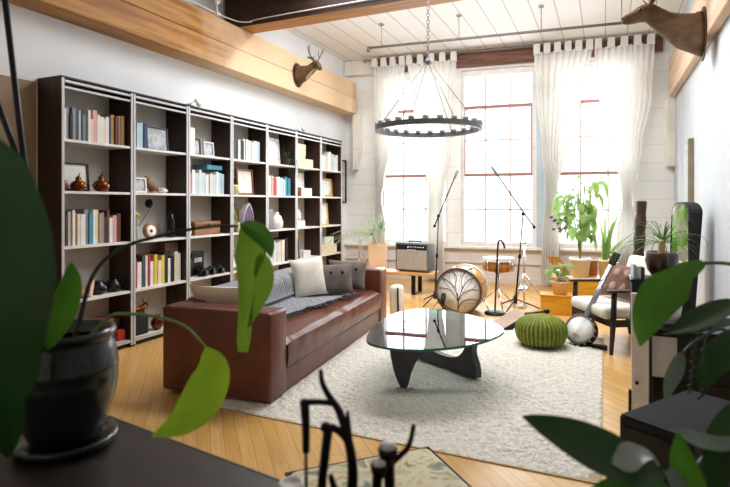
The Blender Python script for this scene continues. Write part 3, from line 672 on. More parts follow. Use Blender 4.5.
# rightmost bookcase
frame_pic('gold framed picture on second shelf of rightmost bookcase', 7.5, 7.88, 2, .3, 'frame_gold', 'print_pale', -.14, .03)
frame_pic('yellow edged picture on third shelf of rightmost bookcase', 7.35, 7.66, 3, .36, 'frame_gold', 'print_pale', -.1, .02)
o = MB().box(-.16, 0, 0, .12, 0, .24, .004).build('blue_folder', 'book pale blue', None, (UX-.06, 7.3, SZ[3]+.001)); tag(o, 'pale blue folder left of the yellow edged picture', 'folder'); o.scale = (.22, .4, 1.2)
o = MB().box(-.2, 0, 0, .56, 0, .14, .005).build('cream_box', 'box_cream', None, (UX-.05, 7.33, SZ[4]+.001)); tag(o, 'wide cream box on fourth shelf of rightmost bookcase', 'box')
o = MB().box(-.17, 0, 0, .3, 0, .12, .005).build('white_box', 'book white', None, (UX-.06, 7.5, SZ[4]+.143)); tag(o, 'white box stacked on the wide cream box', 'box')
# clip lamp on top of third bookcase
t = thing('clip_lamp', 'small white clip lamp on top of third bookcase', 'lamp', (UX+.0, 4.41, 2.396))
b = MB(); b.box(-.06, .02, -.03, .03, 0, .02, .004); b.tube([(0, 0, .02), (.02, .02, .05)], .008); b.build('clip', 'white_plastic', t)
b = MB(); b.lathe([(.015, -.03), (.022, 0), (.035, .06), (.03, .06), (.012, 0)], 12, T=X((.03, .05, .05), rx=-1.9, rz=.2)); b.build('lamp_head', 'white_plastic', t)
t = thing('clip_lamp', 'small white clip lamp on top of sixth bookcase', 'lamp', (UX+.0, 6.6, 2.396))
b = MB(); b.box(-.06, .02, -.03, .03, 0, .02, .004); b.tube([(0, 0, .02), (.02, .02, .05)], .008); b.build('clip', 'white_plastic', t)
b = MB(); b.lathe([(.015, -.03), (.022, 0), (.035, .06), (.03, .06), (.012, 0)], 12, T=X((.03, .05, .05), rx=-1.9, rz=.2)); b.build('lamp_head', 'white_plastic', t)
# picture on the left wall past the bookcases, and one edge-on on the right wall
t = thing('framed_picture', 'narrow dark framed picture hanging beyond the rightmost bookcase', 'picture', (-4.338, 8.5, 1.35))
b = MB()
for y in (-.2, .17): b.box(0, .03, y, y+.03, 0, .78)
b.box(0, .03, -.17, .17, 0, .03); b.box(0, .03, -.17, .17, .75, .78); b.build('frame', 'frame_black', t)
b = MB(); b.box(0.001, .012, -.17, .17, .03, .75); b.build('print', 'print_grey', t)
t = thing('wall_plaque', 'narrow wooden plank hung upright on the right wall', 'plaque', (.958, 7.5, 1.33))
b = MB(); b.box(-.055, 0, -.16, .16, 0, .79, .004); b.build('plank', 'plaque_wood', t)
b = MB(); b.box(-.06, -.0555, -.15, .15, .01, .78); b.build('face', 'print_grey', t)

b = MB(); b.box(-4.338, -4.325, .2, 2.9, .0, 2.36, .003); struct(b.build('trim_9', 'tan_panel'))

# ------------------------------------------------------------------ rug
def rugz(x, y): return .022+.010*noise.noise((x*22, y*30, 0))+.012*noise.noise((x*55, y*75, 3))
t = thing('shag_rug', 'large cream shag rug under the sofa and glass table', 'rug', (-1.24, 4.4, 0))
x0, x1, y0, y1 = -1.22, 1.22, -1.62, 1.36
b = MB(); b.grid(lambda u, v: (x0+(x1-x0)*u, y0+(y1-y0)*v, rugz(x0+(x1-x0)*u, y0+(y1-y0)*v)*min(1, 14*min(u, 1-u)+.25, 1)*min(1, 14*min(v, 1-v)+.25)), 260, 320)
b.build('pile', 'rug', t)
b = MB(); b.box(x0-.008, x1+.008, y0-.008, y1+.008, .0005, .006); b.build('backing', 'rug_edge', t)

# ------------------------------------------------------------------ sofa
SR = math.radians(5.5)
t = thing('sofa', 'long brown leather sofa with blocky arms on the rug', 'sofa', (-2.0, 2.91, 0), SR)
for y0 in (0, 2.45):
    b = MB(); b.box(-.865, 0, y0, y0+.24, .03, .622, .022, seg=3); a = b.build('arm', 'leather', t)
    b = MB(); b.tube([(-.012, y0+.012, .06), (-.012, y0+.012, .596)], .004, 5); b.tube([(-.012, y0+.228, .06), (-.012, y0+.228, .596)], .004, 5); b.build('piping', 'leather_dark', a)
b = MB(); b.box(-.86, -.015, .242, 2.448, .03, .19, .012); b.build('base', 'leather', t)
b = MB(); b.box(-.865, -.66, .242, 2.448, .192, .64, .04, seg=3); b.build('backrest', 'leather', t)
for y0, y1 in ((.244, 1.343), (1.347, 2.446)):
    b = MB()
    def seat(u, v, top):
        x = -.69+.695*u; y = y0+(y1-y0)*v; e = min(u*6, (1-u)*9, 1); g = min(v*14, (1-v)*14, 1)
        z = .40-.03*(1-e)**2-.02*(1-g)**2+.012*math.sin(PI*u)*math.sin(PI*v)+.006*noise.noise((x*7, y*5, y0))
        return (x, y, z)
    b.grid(lambda u, v: seat(u, v, 1), 24, 30)
    b.box(-.69, 0, y0, y1, .195, .365, .02, seg=3)
    b.grid(lambda u, v: (.002+.008*math.sin(PI*u)+.004*noise.noise((9*v*(y1-y0), u*3, 5)), y0+(y1-y0)*v, .203+.165*u), 8, 40)
    b.build('seat_cushion', 'leather', t)
for x in (-.84, -.08):
    for y in (.1, 2.58): b = MB(); b.lathe([(.022, .015), (.03, .029)], 10, c=(x, y, 0)); b.build('foot', 'black_matte', t)
def on_sofa(x, y, z): return tuple(Matrix.Translation((-2.0, 2.91, 0)) @ Matrix.Rotation(SR, 4, 'Z') @ V((x, y, z)))
# throw
t = thing('knitted_throw', 'grey striped knitted throw draped over sofa back and seat', 'blanket', (-2.0, 2.91, 0), SR)
prof = crv([(-.88, 0, .5), (-.885, 0, .62), (-.855, 0, .664), (-.76, 0, .668), (-.68, 0, .65), (-.635, 0, .6), (-.615, 0, .49), (-.57, 0, .437), (-.45, 0, .428), (-.2, 0, .427), (-.12, 0, .424)], 60)
def thr(u, v):
    i = u*(len(prof)-1); k = min(int(i), len(prof)-2); p = prof[k].lerp(prof[k+1], i-k)
    q = max(0, (u-.45)/.55)
    yy = .5+.1*q+(1.42+.0*q)*v+.03*math.sin(6*u+v*3)
    x = p.x*(1-.0)-(q*.22*(1-v)) if p.x > -.6 else p.x
    n = .014*noise.noise((x*6, yy*6, 1))+.008*noise.noise((x*18, yy*14, 4))
    return (x+(.01+abs(n) if -.7 < p.x < -.58 else 0), yy, p.z+.006+abs(n)*(1 if p.x > -.7 else .5))
b = MB(); b.grid(thr, 70, 60); b.build('throw_cloth', 'throw', t)
b = MB(); rnd = random.Random(3)
for i in range(46):
    p = V(thr(1, i/45)); b.tube(crv([p, p+V((.03, rnd.uniform(-.01, .01), .004)), p+V((rnd.uniform(.05, .085), rnd.uniform(-.03, .03), -.004))], 4), .005, 5)
b.build('fringe', 'book charcoal', t)
def cushion(name, label, pos, w, h, th, m, tilt, yaw, buttons=0, group=None, roll=0):
    t = thing(name, label, 'cushion', on_sofa(*pos), SR, group)
    T0 = X(rx=0, rz=yaw) @ X(rx=-tilt) @ Matrix.Rotation(roll, 4, 'Y')
    b = MB(); b.pillow(w, h, th, T=T0); b.build('cover', m, t)
    if buttons:
        b = MB()
        for i in range(buttons):
            p = T0 @ V((-w*.26+w*.52*i/(buttons-1), -th*.47, h*.16)); b.ball(p, .016, n=8)
        b.build('button', 'frame_black', t)
cushion('cushion', 'cream cushion leaning over the near sofa arm', (-.58, .36, .57), .5, .38, .13, 'beige_fab', -.5, .12)
cushion('cushion', 'white square cushion at the back of the sofa', (-.5, 1.68, .62), .34, .39, .13, 'white_fab', .3, math.radians(40), roll=-.1)
cushion('cushion', 'larger grey buttoned cushion in front of the white cushion', (-.33, 1.84, .585), .44, .32, .15, 'grey_fab', .4, math.radians(22), 3, roll=-.03)
cushion('cushion', 'smaller grey buttoned cushion beside the far sofa arm', (-.3, 2.2, .585), .42, .32, .14, 'grey_fab', .35, math.radians(12), 3, roll=.02)

# ------------------------------------------------------------------ glass coffee table
t = thing('coffee_table', 'triangular glass coffee table on curved dark wooden legs', 'table', (-1.2, 3.9, 0))
O = V((-1.2, 3.9, 0))
gp = [(-1.45, 3.26), (-1.22, 3.2), (-1.02, 3.28), (-.82, 3.48), (-.70, 3.76), (-.69, 4.03), (-.88, 4.3), (-1.2, 4.5), (-1.48, 4.5), (-1.62, 4.28), (-1.63, 3.95), (-1.57, 3.55)]
n = len(gp); out = []
for i in range(n):
    a, p, q, d = [V((*gp[(i+k) % n], 0)) for k in (-1, 0, 1, 2)]
    for j in range(6):
        s = j/6; r = .5*((2*p)+(q-a)*s+(2*a-5*p+4*q-d)*s*s+(3*p-a-3*q+d)*s**3); out.append((r.x-O.x, r.y-O.y))
b = MB(); b.prism(out, .396, .412, m=0, m_side=1); b.build('glass_top', ['table_glass', 'glass_rim'], t)
def leg_piece(A, B, prof, th=.055):
    A = V((*A, 0))-O; B = V((*B, 0))-O; A.z = B.z = 0; d = (B-A).normalized(); nrm = V((-d.y, d.x, 0))
    T = Matrix(((d.x, 0, nrm.x, A.x), (d.y, 0, nrm.y, A.y), (0, 1, 0, .036), (0, 0, 0, 1)))
    ol = [(p.x, p.y) for p in crv([(x, y, 0) for x, y in prof+[prof[0]]], len(prof)*4)][:-1]
    return MB().prism(ol, -th/2, th/2, T=T)
leg_piece((-1.36, 3.56), (-.81, 3.86), [(.02, 0), (.07, 0), (.1, .1), (.15, .2), (.25, .275), (.4, .295), (.56, .325), (.62, .358), (.45, .359), (.2, .359), (-.05, .359), (-.05, .25), (-.02, .1)]).build('leg', 'table_leg', t)
leg_piece((-1.5, 4.34), (-.86, 3.96), [(.0, .0), (.35, .0), (.70, .0), (.745, .02), (.735, .1), (.7, .19), (.73, .28), (.79, .358), (.62, .359), (.64, .3), (.62, .2), (.54, .12), (.4, .095), (.2, .12), (.1, .22), (.08, .34), (.02, .359), (-.04, .34), (-.02, .15)]).build('leg', 'table_leg', t)
t = thing('eyeglasses', 'pair of thin glasses lying on the glass table', 'glasses', (-1.4, 3.82, .4125), .4)
for s in (-1, 1):
    b = MB(); b.tube([(s*.035+.026*math.cos(a), .0, .022+.02*math.sin(a)) for a in [i*PI/8 for i in range(17)]], .002, 5); b.build('rim', 'frame_black', t)
    b = MB(); b.tube(crv([(s*.062, 0, .03), (s*.06, .08, .02), (s*.055, .13, .003)], 6), .002, 5); b.build('temple', 'frame_black', t)
b = MB(); b.tube(crv([(-.011, 0, .026), (0, 0, .03), (.011, 0, .026)], 4), .002, 5); b.build('bridge', 'frame_black', t)

# ------------------------------------------------------------------ pouf and instrument beside it
b = MB(); prof = [(.0, .0), (.14, .003), (.19, .015), (.222, .06), (.236, .12), (.228, .18), (.192, .225), (.12, .257), (.05, .262), (0, .256)]
pr = [(p.x, p.y) for p in crv([(a, c, 0) for a, c in prof], 36)]
b.lathe([(max(0, r), max(.0, z)) for r, z in pr], 324, rib=lambda a, z: 1+.06*(abs(math.sin(a*18))**.6-1))
tag(b.build('pouf', 'pouf', None, (-.545, 5.19, .036)), 'round olive green knitted pouf on the rug', 'pouf')
def bridge(name, label, cat): pass
t = thing('zither', 'tan flat wooden instrument with dark edges propped against green pouf', 'instrument', (-1.0, 5.75, 0))
A_ = V((-1.127, 5.802, 0.054)); B_ = V((-0.963, 5.656, 0.02)); C_ = V((-0.751, 5.972, 0.14)); D_ = V((-0.92, 6.115, 0.166))
O2 = V((-1.0, 5.75, 0)); q = [p-O2 for p in (A_, B_, C_, D_)]; up = (q[1]-q[0]).cross(q[3]-q[0]).normalized()
if up.z < 0: up = -up
b = MB(); b.add([*q, *[p-up*.05 for p in q]], [[0, 1, 2, 3], [7, 6, 5, 4], [0, 4, 5, 1], [1, 5, 6, 2], [2, 6, 7, 3], [3, 7, 4, 0]]); o = b.build('body', ['zither_tan', 'black_matte'], t)
for i, p in enumerate(o.data.polygons):
    p.material_index = 0 if i == 0 else 1
b = MB(); e0 = (q[2]+q[3])/2-up*.02; e1 = V((-0.524, 5.339, 0.31))-O2; b.tube([q[1], q[2]], .016, 6); b.tube([q[2].lerp(q[3], .3)-up*.015, e1], [.02, .014], 8, flat=.6); b.build('neck', 'black_matte', t)
b = MB(); b.ball(e1+V((.015, 0, .004)), .032, .024, .024); b.build('head', 'black_gloss', t)

# ------------------------------------------------------------------ bench, amp, pot
t = thing('bench', 'low light wood bench with black metal legs under window', 'bench', (-2.85, 7.55, 0), .02)
b = MB(); b.box(-.66, .57, -.2, .2, .285, .325, .006); b.build('bench_top', 'light_wood', t)
for x in (-.45, .28):
    b = MB(); b.box(x-.05, x+.05, -.18, .18, .278, .285)
    for y in (-.17, .15): b.box(x-.03, x+.03, y, y+.02, .0, .278)
    b.box(x-.03, x+.03, -.15, .15, .0, .02); b.build('leg', 'black_metal', t)
t = thing('guitar_amplifier', 'grey guitar amplifier standing on the low bench', 'amplifier', (-2.6, 7.56, .326), -.1)
b = MB(); b.box(-.27, .27, -.12, .13, .012, .43, .02, seg=3); b.build('cabinet', 'amp_black', t)
b = MB(); b.box(-.245, .245, -.126, -.119, .035, .325, .004); b.build('speaker_grille', 'amp_face', t)
b = MB(); b.box(-.245, .245, -.127, -.119, .335, .405, .003); b.build('control_panel', 'black_matte', t)
for i in range(7):
    b = MB(); b.lathe([(.011, 0), (.009, .014), (0, .014)], 8, T=X((-.05+.04*i, -.127, .37), rx=PI/2)); b.build('knob', 'chrome', t)
b = MB(); b.box(-.07, .07, -.131, -.125, .31, .335, .002); b.build('badge', 'alu', t)
b = MB(); b.tube(crv([(-.09, 0, .43), (-.08, 0, .45), (.08, 0, .45), (.09, 0, .43)], 9), .009, 6); b.build('handle', 'black_matte', t)
for x in (-.22, .22): b = MB(); b.lathe([(.02, .0), (.022, .012)], 8, c=(x, 0, 0)); b.build('foot', 'black_matte', t)
def sq_pot(w0, w1, h, th=.02):
    b = MB(); k = 4
    def ring(w, z): return [(sx*w/2, sy_*w/2, z) for sx, sy_ in ((-1, -1), (1, -1), (1, 1), (-1, 1))]
    v = ring(w0, 0)+ring(w1, h)+ring(w1-th*2, h)+ring(w1-th*2.2, h-.04)
    f = [[0, 1, 2, 3], [12, 13, 14, 15]]
    for i in range(3):
        for j in range(4): f.append([i*4+j, i*4+(j+1) % 4, i*4+4+(j+1) % 4, i*4+4+j])
    b.add(v, f); return b
def fronds(b, n, L0, L1, w, seed, c=(0, 0, 0), up=(.3, 1.3), droop=.5, xs=1, ys=1, bias=(0, 0)):
    rnd = random.Random(seed); c = V(c)
    for i in range(n):
        a = 2*PI*i/n+rnd.uniform(-.2, .2); e = rnd.uniform(*up); L_ = rnd.uniform(L0, L1)
        d = V((math.cos(a)*xs+bias[0], math.sin(a)*ys+bias[1], 0))*math.cos(e)+V((0, 0, math.sin(e)))
        p1 = c+d*L_*.5; p2 = c+d*L_*.85+V((d.x, d.y, 0))*L_*.1-V((0, 0, droop*L_*.25)); p3 = c+d*L_+V((d.x, d.y, 0))*L_*.1-V((0, 0, droop*L_*.65))
        b.leaf([c, p1, p2, p3], w, (.2, -.5, 1), n=9, prof=lambda q: (1-q)**.6 if q > .1 else .6+4*q)
t = thing('potted_palm', 'feathery pale plant in a square peach clay pot on bench', 'plant', (-3.22, 7.6, .326), .3)
sq_pot(.24, .29, .4).build('pot', 'terracotta', t)
b = MB(); b.box(-.12, .12, -.12, .12, .35, .372); b.build('soil', 'soil', t)
b = MB(); b.tube(crv([(0, 0, .36), (.02, 0, .48), (.05, 0, .62)], 6), [.018, .012], 7); b.tube(crv([(0, 0, .36), (-.05, 0, .45), (-.09, 0, .54)], 6), [.016, .01], 7); b.build('trunk', 'straw', t)
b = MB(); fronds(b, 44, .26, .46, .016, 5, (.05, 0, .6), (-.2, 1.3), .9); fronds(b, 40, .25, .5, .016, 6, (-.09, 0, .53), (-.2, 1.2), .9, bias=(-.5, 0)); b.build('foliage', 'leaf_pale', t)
t = thing('straw_brush', 'beige straw brush standing on bench left of peach pot', 'brush', (-3.44, 7.46, .326))
for x in (-.04, .05):
    b = MB(); b.lathe([(.045, 0), (.05, .01), (.028, .12), (.012, .16)], 12, c=(x, 0, 0)); b.build('bristle_head', 'straw', t)
b = MB(); b.tube([(-.04, 0, .15), (-.02, 0, .46)], .01, 6); b.tube([(.05, 0, .15), (-.0, 0, .4)], .008, 6); b.build('handle', 'straw', t)
t = thing('tote_bag', 'cream bag with dark strap at far end of sofa', 'bag', (-2.27, 5.98, 0))
b = MB(); b.box(-.1, .05, -.06, .1, .0, .36, .045, seg=3); b.build('bag_body', 'white_fab', t)
b = MB(); b.tube(crv([(.02, -.068, .34), (.025, -.072, .2), (.03, -.07, .03)], 6), .012, 6); b.build('strap', 'black_matte', t)

# ------------------------------------------------------------------ drums and stands
D('hoop_dark', '#5a4a40', .4)
t = thing('bass_drum', 'yellow bass drum with leaf line drawing on its pale head', 'drum', (-1.62, 6.5, 0), .04)
T0 = X((0, 0, .285), rx=PI/2)
b = MB(); b.lathe([(.268, -.22), (.268, .2)], 48, T=T0); b.build('shell', 'drum_yellow', t)
for z, nm in ((.19, 0), (-.25, 1)):
    b = MB(); b.lathe([(.27, z), (.284, z), (.284, z+.045), (.262, z+.045), (.262, z)], 48, T=T0, smooth=False, ring=True); b.build('hoop', 'hoop_dark' if nm == 0 else 'white_plastic', t)
b = MB(); b.lathe([(.0, .224), (.262, .222), (.262, .215), (0, .215)], 40, T=T0); b.build('drum_head', 'drum_head', t)
b = MB()
def ln(pts, r=.0045): b.tube([(x, -.2265, .285+z) for x, z, _ in [(p.x, p.y, 0) for p in crv([(a, c, 0) for a, c in pts], 24)]], r, 5, flat=.4)
ln([(.0, -.255), (.0, -.1), (-.01, -.02)], .007)
ln([(.0, -.12), (-.04, .04), (-.14, .13), (-.2, .15)]); ln([(-.01, -.24), (-.13, -.2), (-.235, -.1)], .005); ln([(0, -.12), (.05, .03), (.12, .14), (.19, .17)])
ln([(.0, -.12), (.06, -.02), (.15, .03), (.245, .03)]); ln([(.0, -.2), (.06, -.12), (.14, -.09), (.24, -.09)], .006); ln([(0, -.12), (-.08, .0), (-.16, .03), (-.25, .03)], .004)
ln([(-.04, .04), (-.02, .17), (-.08, .25)], .004); ln([(.05, .03), (.04, .16), (.09, .245)], .004)
for k in range(7):
    a = .35+.36*k; ln([(.07*math.cos(a), -.06+.07*math.sin(a)), (.225*math.cos(a), .0+.22*math.sin(a))], .0018)
for k in range(6):
    ln([(.05+.03*k, -.13-.0*k), (.1+.028*k, -.2+.02*k)], .0018); ln([(-.05-.03*k, -.1), (-.08-.022*k, -.2+.02*k)], .0018)
b.build('leaf_drawing', 'ink', t)
for k in range(8):
    a = PI/8+k*PI/4; x, z = .278*math.cos(a), .285+.278*math.sin(a)
    b = MB(); b.tube([(x, -.2, z), (x, .22, z)], .006, 6); b.box(x-.014, x+.014, -.04, .04, z-.014, z+.014, .004); b.build('tension_rod', 'chrome', t)
for s in (-1, 1):
    b = MB(); b.tube([(s*.25, .05, .2), (s*.36, -.08, .012)], [.009, .009], 6); b.ball((s*.36, -.08, .012), .012, n=8); b.build('spur', 'chrome', t)
t = thing('drum_microphone', 'black microphone on a short stand before bass drum', 'microphone', (-1.763, 6.152, 0.0))
b = MB(); b.lathe([(.06, 0), (.06, .012), (.012, .02)], 16); b.build('base', 'black_metal', t)
b = MB(); b.tube([(0, 0, .018), (0, 0, .2)], .01, 8); b.build('post', 'black_metal', t)
b = MB(); b.lathe([(.02, -.06), (.03, -.02), (.032, .05), (.02, .075)], 12, T=X((0, 0, .2), rx=-.5)); b.build('capsule', 'black_matte', t)
t = thing('floor_tom', 'wooden drum with white rim on chrome stand beside bass drum', 'drum', (-1.26, 6.98, 0))
b = MB(); b.lathe([(.185, .475), (.185, .6)], 36); b.build('shell', 'drum_wood', t)
b = MB(); b.lathe([(.187, .6), (.2, .6), (.2, .645), (.188, .645), (.187, .6)], 36, smooth=False, ring=True); b.build('rim', 'white_plastic', t)
b = MB(); b.lathe([(0, .632), (.186, .631), (.186, .62), (0, .62)], 30); b.build('drum_head', 'drum_head', t)
b = MB(); b.tube([(0, 0, .12), (0, 0, .44)], .014, 8)
for k in range(3):
    a = 2*PI*k/3+.4; b.tube([(0, 0, .44), (.2*math.cos(a), .2*math.sin(a), .47)], .009, 6)
b.build('stand_post', 'chrome', t)
for k in range(3):
    a = 2*PI*k/3+.9; b = MB(); b.tube([(0, 0, .26), (.26*math.cos(a), .26*math.sin(a), .012)], .01, 6); b.build('leg', 'chrome', t)
for k in range(8):
    a = k*PI/4+.2; b = MB(); b.tube([(.196*math.cos(a), .196*math.sin(a), .48), (.196*math.cos(a), .196*math.sin(a), .61)], .007, 6); b.build('lug', 'chrome', t)
t = thing('hardware_stand', 'chrome hardware stand with pedal right of the drums', 'stand', (-.98, 7.3, 0))
b = MB(); b.tube([(0, 0, .05), (0, 0, .82)], .013, 8); b.ball((0, 0, .82), .035, .035, .02, n=10); b.build('post', 'chrome', t)
for k in range(3):
    a = 2*PI*k/3+.2; b = MB(); b.tube([(0, 0, .42), (.28*math.cos(a), .28*math.sin(a), .012)], .011, 6); b.ball((.28*math.cos(a), .28*math.sin(a), .014), .014, n=8); b.build('leg', 'chrome', t)
b = MB(); b.box(-.06, .06, -.16, .1, .2, .235, .01, T=X(rx=.0)); b.build('bracket', 'chrome', t)
b = MB(); b.box(-.045, .045, -.3, -.06, .0, .03, .006); b.build('pedal', 'chrome', t)
def mic_stand(label, base, joint, tail, tip, legs=.3):
    t = thing('microphone_stand', label, 'stand', base, 0, 'boom microphone stands'); B = V(base); j = V(joint)-B; a = V(tail)-B; c = V(tip)-B
    b = MB(); b.tube([(0, 0, .1), j*.55], .012, 8); b.tube([j*.55, j], .008, 8); b.tube([j*.53, j*.58], .02, 8); b.build('pole', 'black_metal', t)
    b = MB(); b.tube([a, c], .0085, 7); b.ball(j, .024, n=8); b.ball(a, .022, n=8); b.build('boom', 'black_metal', t)
    d = (c-a).normalized(); b = MB(); b.tube([c, c+d*.03, c+d*.12], [.013, .018, .022], 8); b.build('microphone', 'iron', t)
    for k in range(3):
        q = 2*PI*k/3+.3; b = MB(); b.tube([(0, 0, .13), (legs*math.cos(q), legs*math.sin(q), .012)], .009, 6); b.build('leg', 'black_metal', t)
    b = MB(); b.tube([(0, 0, .07), (0, 0, .17)], .022, 8); b.build('hub', 'black_metal', t)
mic_stand('black boom microphone stand between amplifier and bass drum', (-2.07, 6.839, 0.0), (-2.018, 6.826, 1.177), (-2.066, 6.804, 1.044), (-1.817, 6.862, 1.667))
mic_stand('black boom microphone stand right of the drums, boom pointing left', (-1.038, 6.94, 0.0), (-0.958, 7.031, 1.209), (-0.824, 7.037, 1.044), (-1.276, 6.942, 1.725))
t = thing('microphone_stand', 'short black stand on a round base between two drums', 'stand', (-1.219, 6.524, 0.0))
b = MB(); b.lathe([(.0, 0), (.125, 0), (.13, .014), (.11, .03), (.02, .042), (0, .042)], 28); b.build('base', 'black_metal', t)
b = MB(); b.tube(crv([(0, 0, .04), (.02, .0, .5), (.035, 0, .83), (.06, 0, .9), (.1, .0, .86), (.115, .0, .8)], 20), [.011, .011], 8); b.build('pole', 'black_metal', t)

# ------------------------------------------------------------------ yellow boxes and window plants
t = thing('yellow_crate', 'low yellow wooden box with a clay pot on top', 'box', (-.52, 6.87, 0), .06)
b = MB(); b.box(-.2, .2, -.12, .14, 0, .225, .006); b.build('box_body', 'yellow_wood', t); b = MB(); b.box(-.205, .205, -.125, .145, .226, .24, .004); b.build('lid', 'yellow_wood', t)
t = thing('planter_bench', 'yellow wooden plant bench with two slanted boards below window', 'bench', (-.29, 7.62, 0), .08)
b = MB(); b.box(-.36, .4, -.2, .2, 0, .34, .006); b.build('bench_body', 'yellow_wood', t); b = MB(); b.box(-.37, .41, -.21, .21, .342, .37, .005); b.build('bench_top', 'light_wood', t)
for pl in ([(-.435, .24), (-.27, .24), (-.13, 0), (-.27, 0)], [(.105, .21), (.213, .21), (.2, 0), (.06, 0)]):
    b = MB(); b.prism(pl, -.012, .012, T=X((0, .13, .371)) @ Matrix(((1, 0, 0, 0), (0, 0, 1, 0), (0, 1, 0, 0), (0, 0, 0, 1)))); b.build('slanted_board', 'drum_wood', t)
def round_pot(t, r0, r1, h, m, rim=.012, soil=True):
    b = MB(); b.lathe([(r0, 0), (r1, h*.86), (r1+rim, h*.86), (r1+rim, h), (r1-.008, h), (r1-.012, h*.9)], 24); b.build('pot', m, t)
    if soil: b = MB(); b.lathe([(0, h*.9), (r1-.013, h*.9), (r1-.02, h*.86), (0, h*.86)], 20); b.build('soil', 'soil', t)
t = thing('potted_herb', 'small bushy green plant in a light clay pot', 'plant', (-.5, 6.86, .241))
round_pot(t, .075, .1, .16, 'terracotta')
b = MB(); rnd = random.Random(12)
for i in range(90):
    a = rnd.uniform(0, 2*PI); q = rnd.uniform(.02, .15); z = rnd.uniform(.17, .36)-q*.4; c = V((q*math.cos(a), q*math.sin(a), z+.03)); d = V((math.cos(a), math.sin(a), rnd.uniform(-.3, .5)))*.05
    b.leaf([c-d*.5, c+d*.2, c+d], .035, (rnd.uniform(-.5, .5), -.4, 1), n=4)
for i in range(9):
    a = i*.7; b.tube([(0, 0, .14), (.06*math.cos(a), .06*math.sin(a), .27)], .003, 4)
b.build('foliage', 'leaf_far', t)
t = thing('tall_houseplant', 'tall plant with broad drooping leaves in white pot by window', 'plant', (-.3, 7.6, .371))
round_pot(t, .1, .13, .25, 'pot_white', .006)
b = MB(); fo = MB(); rnd = random.Random(21); stems = []
for i in range(7):
    a = rnd.uniform(0, 2*PI); q = rnd.uniform(.05, .3); top = rnd.uniform(.75, 1.3); s = crv([(0, 0, .22), (q*.3*math.cos(a), q*.3*math.sin(a)*.5, .22+top*.5), (q*math.cos(a), q*math.sin(a)*.5, .1+top)], 10)
    b.tube(s, [.009, .005], 6)
    for j in range(8):
        p = s[3+(j*len(s)//11) % (len(s)-3)]; a2 = rnd.uniform(0, 2*PI); d = V((math.cos(a2), math.sin(a2)*.6, 0)); L_ = rnd.uniform(.13, .2)
        e = p+d*.09+V((0, 0, .04)); b.tube([p, e], .003, 4)
        fo.leaf([e, e+d*L_*.4+V((0, 0, .0)), e+d*L_*.6-V((0, 0, L_*.45)), e+d*L_*.65-V((0, 0, L_*.95))], L_*.58, d*.8+V((0, -.6, .5)), n=7, fold=.15)
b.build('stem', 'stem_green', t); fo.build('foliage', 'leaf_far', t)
t = thing('orchid', 'thin stem of dried purple flowers left of the tall plant', 'plant', (-.56, 7.5, .371))
b = MB(); b.lathe([(.03, 0), (.04, .09), (.034, .09)], 12); b.build('pot', 'pot_white', t)
b = MB(); b.tube(crv([(0, 0, .08), (.01, 0, .4), (.03, 0, .68), (-.02, 0, .76)], 12), .004, 5); b.build('stem', 'stem_green', t)
rnd = random.Random(5)
for i in range(14): b = MB(); b.ball((rnd.uniform(-.1, .09), rnd.uniform(-.04, .04), rnd.uniform(.6, .8)), .024, .02, .018, n=6); b.build('flower', 'purple_dry', t)
t = thing('snake_plant', 'upright blade leaved plant in a cream yellow pot', 'plant', (.0, 7.62, .371))
round_pot(t, .065, .075, .24, 'pot_cream', .004)
b = MB()
for (x, z, w, y) in ((-.07, .8, .065, 0), (.0, .92, .07, .03), (.34, .62, .06, -.2), (.13, .86, .075, .02), (-.02, .6, .06, -.03), (.07, .7, .065, .0), (.2, .95, .065, -.06)):
    b.leaf([(x*.1, y*.2, .2), (x*.35, y*.5, .2+(z-.2)*.5), (x, y, z)], w, (.2, -1, .1), n=10, prof=lambda q: min(1, 1.2*(1-q)+.05)*.9)
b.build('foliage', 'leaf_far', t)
t = thing('carved_post', 'dark carved wooden post leaning in corner behind white armchair', 'post', (.40, 8.3, 0))
b = MB(); pr = [(.075, 0), (.085, .1), (.07, .2), (.085, .35), (.07, .5), (.08, .62), (.065, .7), (.078, .85), (.066, .95), (.074, 1.1), (.062, 1.2), (.07, 1.36), (.06, 1.38)]
b.lathe(pr, 8, T=X(ry=.045), smooth=False); b.build('shaft', 'post_wood', t)

# ------------------------------------------------------------------ armchair, cushion, banjo
CH = math.radians(-60.1); CL = (-.125, 5.495, 0)
t = thing('armchair', 'dark wood armchair with cream seat and back cushions', 'chair', CL, CH)
for x in (-.35, .35):
    b = MB(); b.tube([(x, .0, .0), (x, .02, .3), (x, .03, .548)], [.017, .026, .024], 8); b.build('leg', 'chair_wood', t)
    b = MB(); b.tube([(x, .62, .0), (x, .56, .3), (x, .53, .548)], [.016, .025, .022], 8); b.build('leg', 'chair_wood', t)
    b = MB(); b.box(x-.035, x+.035, -.04, .58, .55, .575, .01); b.build('armrest', 'chair_wood', t)
b = MB(); b.box(-.33, .33, .0, .04, .24, .3, .006); b.box(-.33, .33, .54, .58, .22, .28, .006); b.box(-.345, -.31, .03, .56, .24, .3, .006); b.box(.31, .345, .03, .56, .24, .3, .006); b.build('seat_frame', 'chair_wood', t)
b = MB()
for i in range(6): x = -.25+.1*i; b.tube([(x, .55, .28), (x, .7, .76)], .011, 6)
b.box(-.33, .33, -.018, .018, -.03, .03, .008, T=X((0, .705, .77), rx=-.3)); b.build('back_frame', 'chair_wood', t)
b = MB(); b.box(-.32, .32, -.05, .53, .302, .415, .045, seg=4); b.build('seat_cushion', 'white_fab', t)
b = MB(); b.box(-.3, .3, -.06, .06, 0, .44, .05, seg=4, T=X((0, .49, .40), rx=-.3)); b.build('back_cushion', 'white_fab', t)
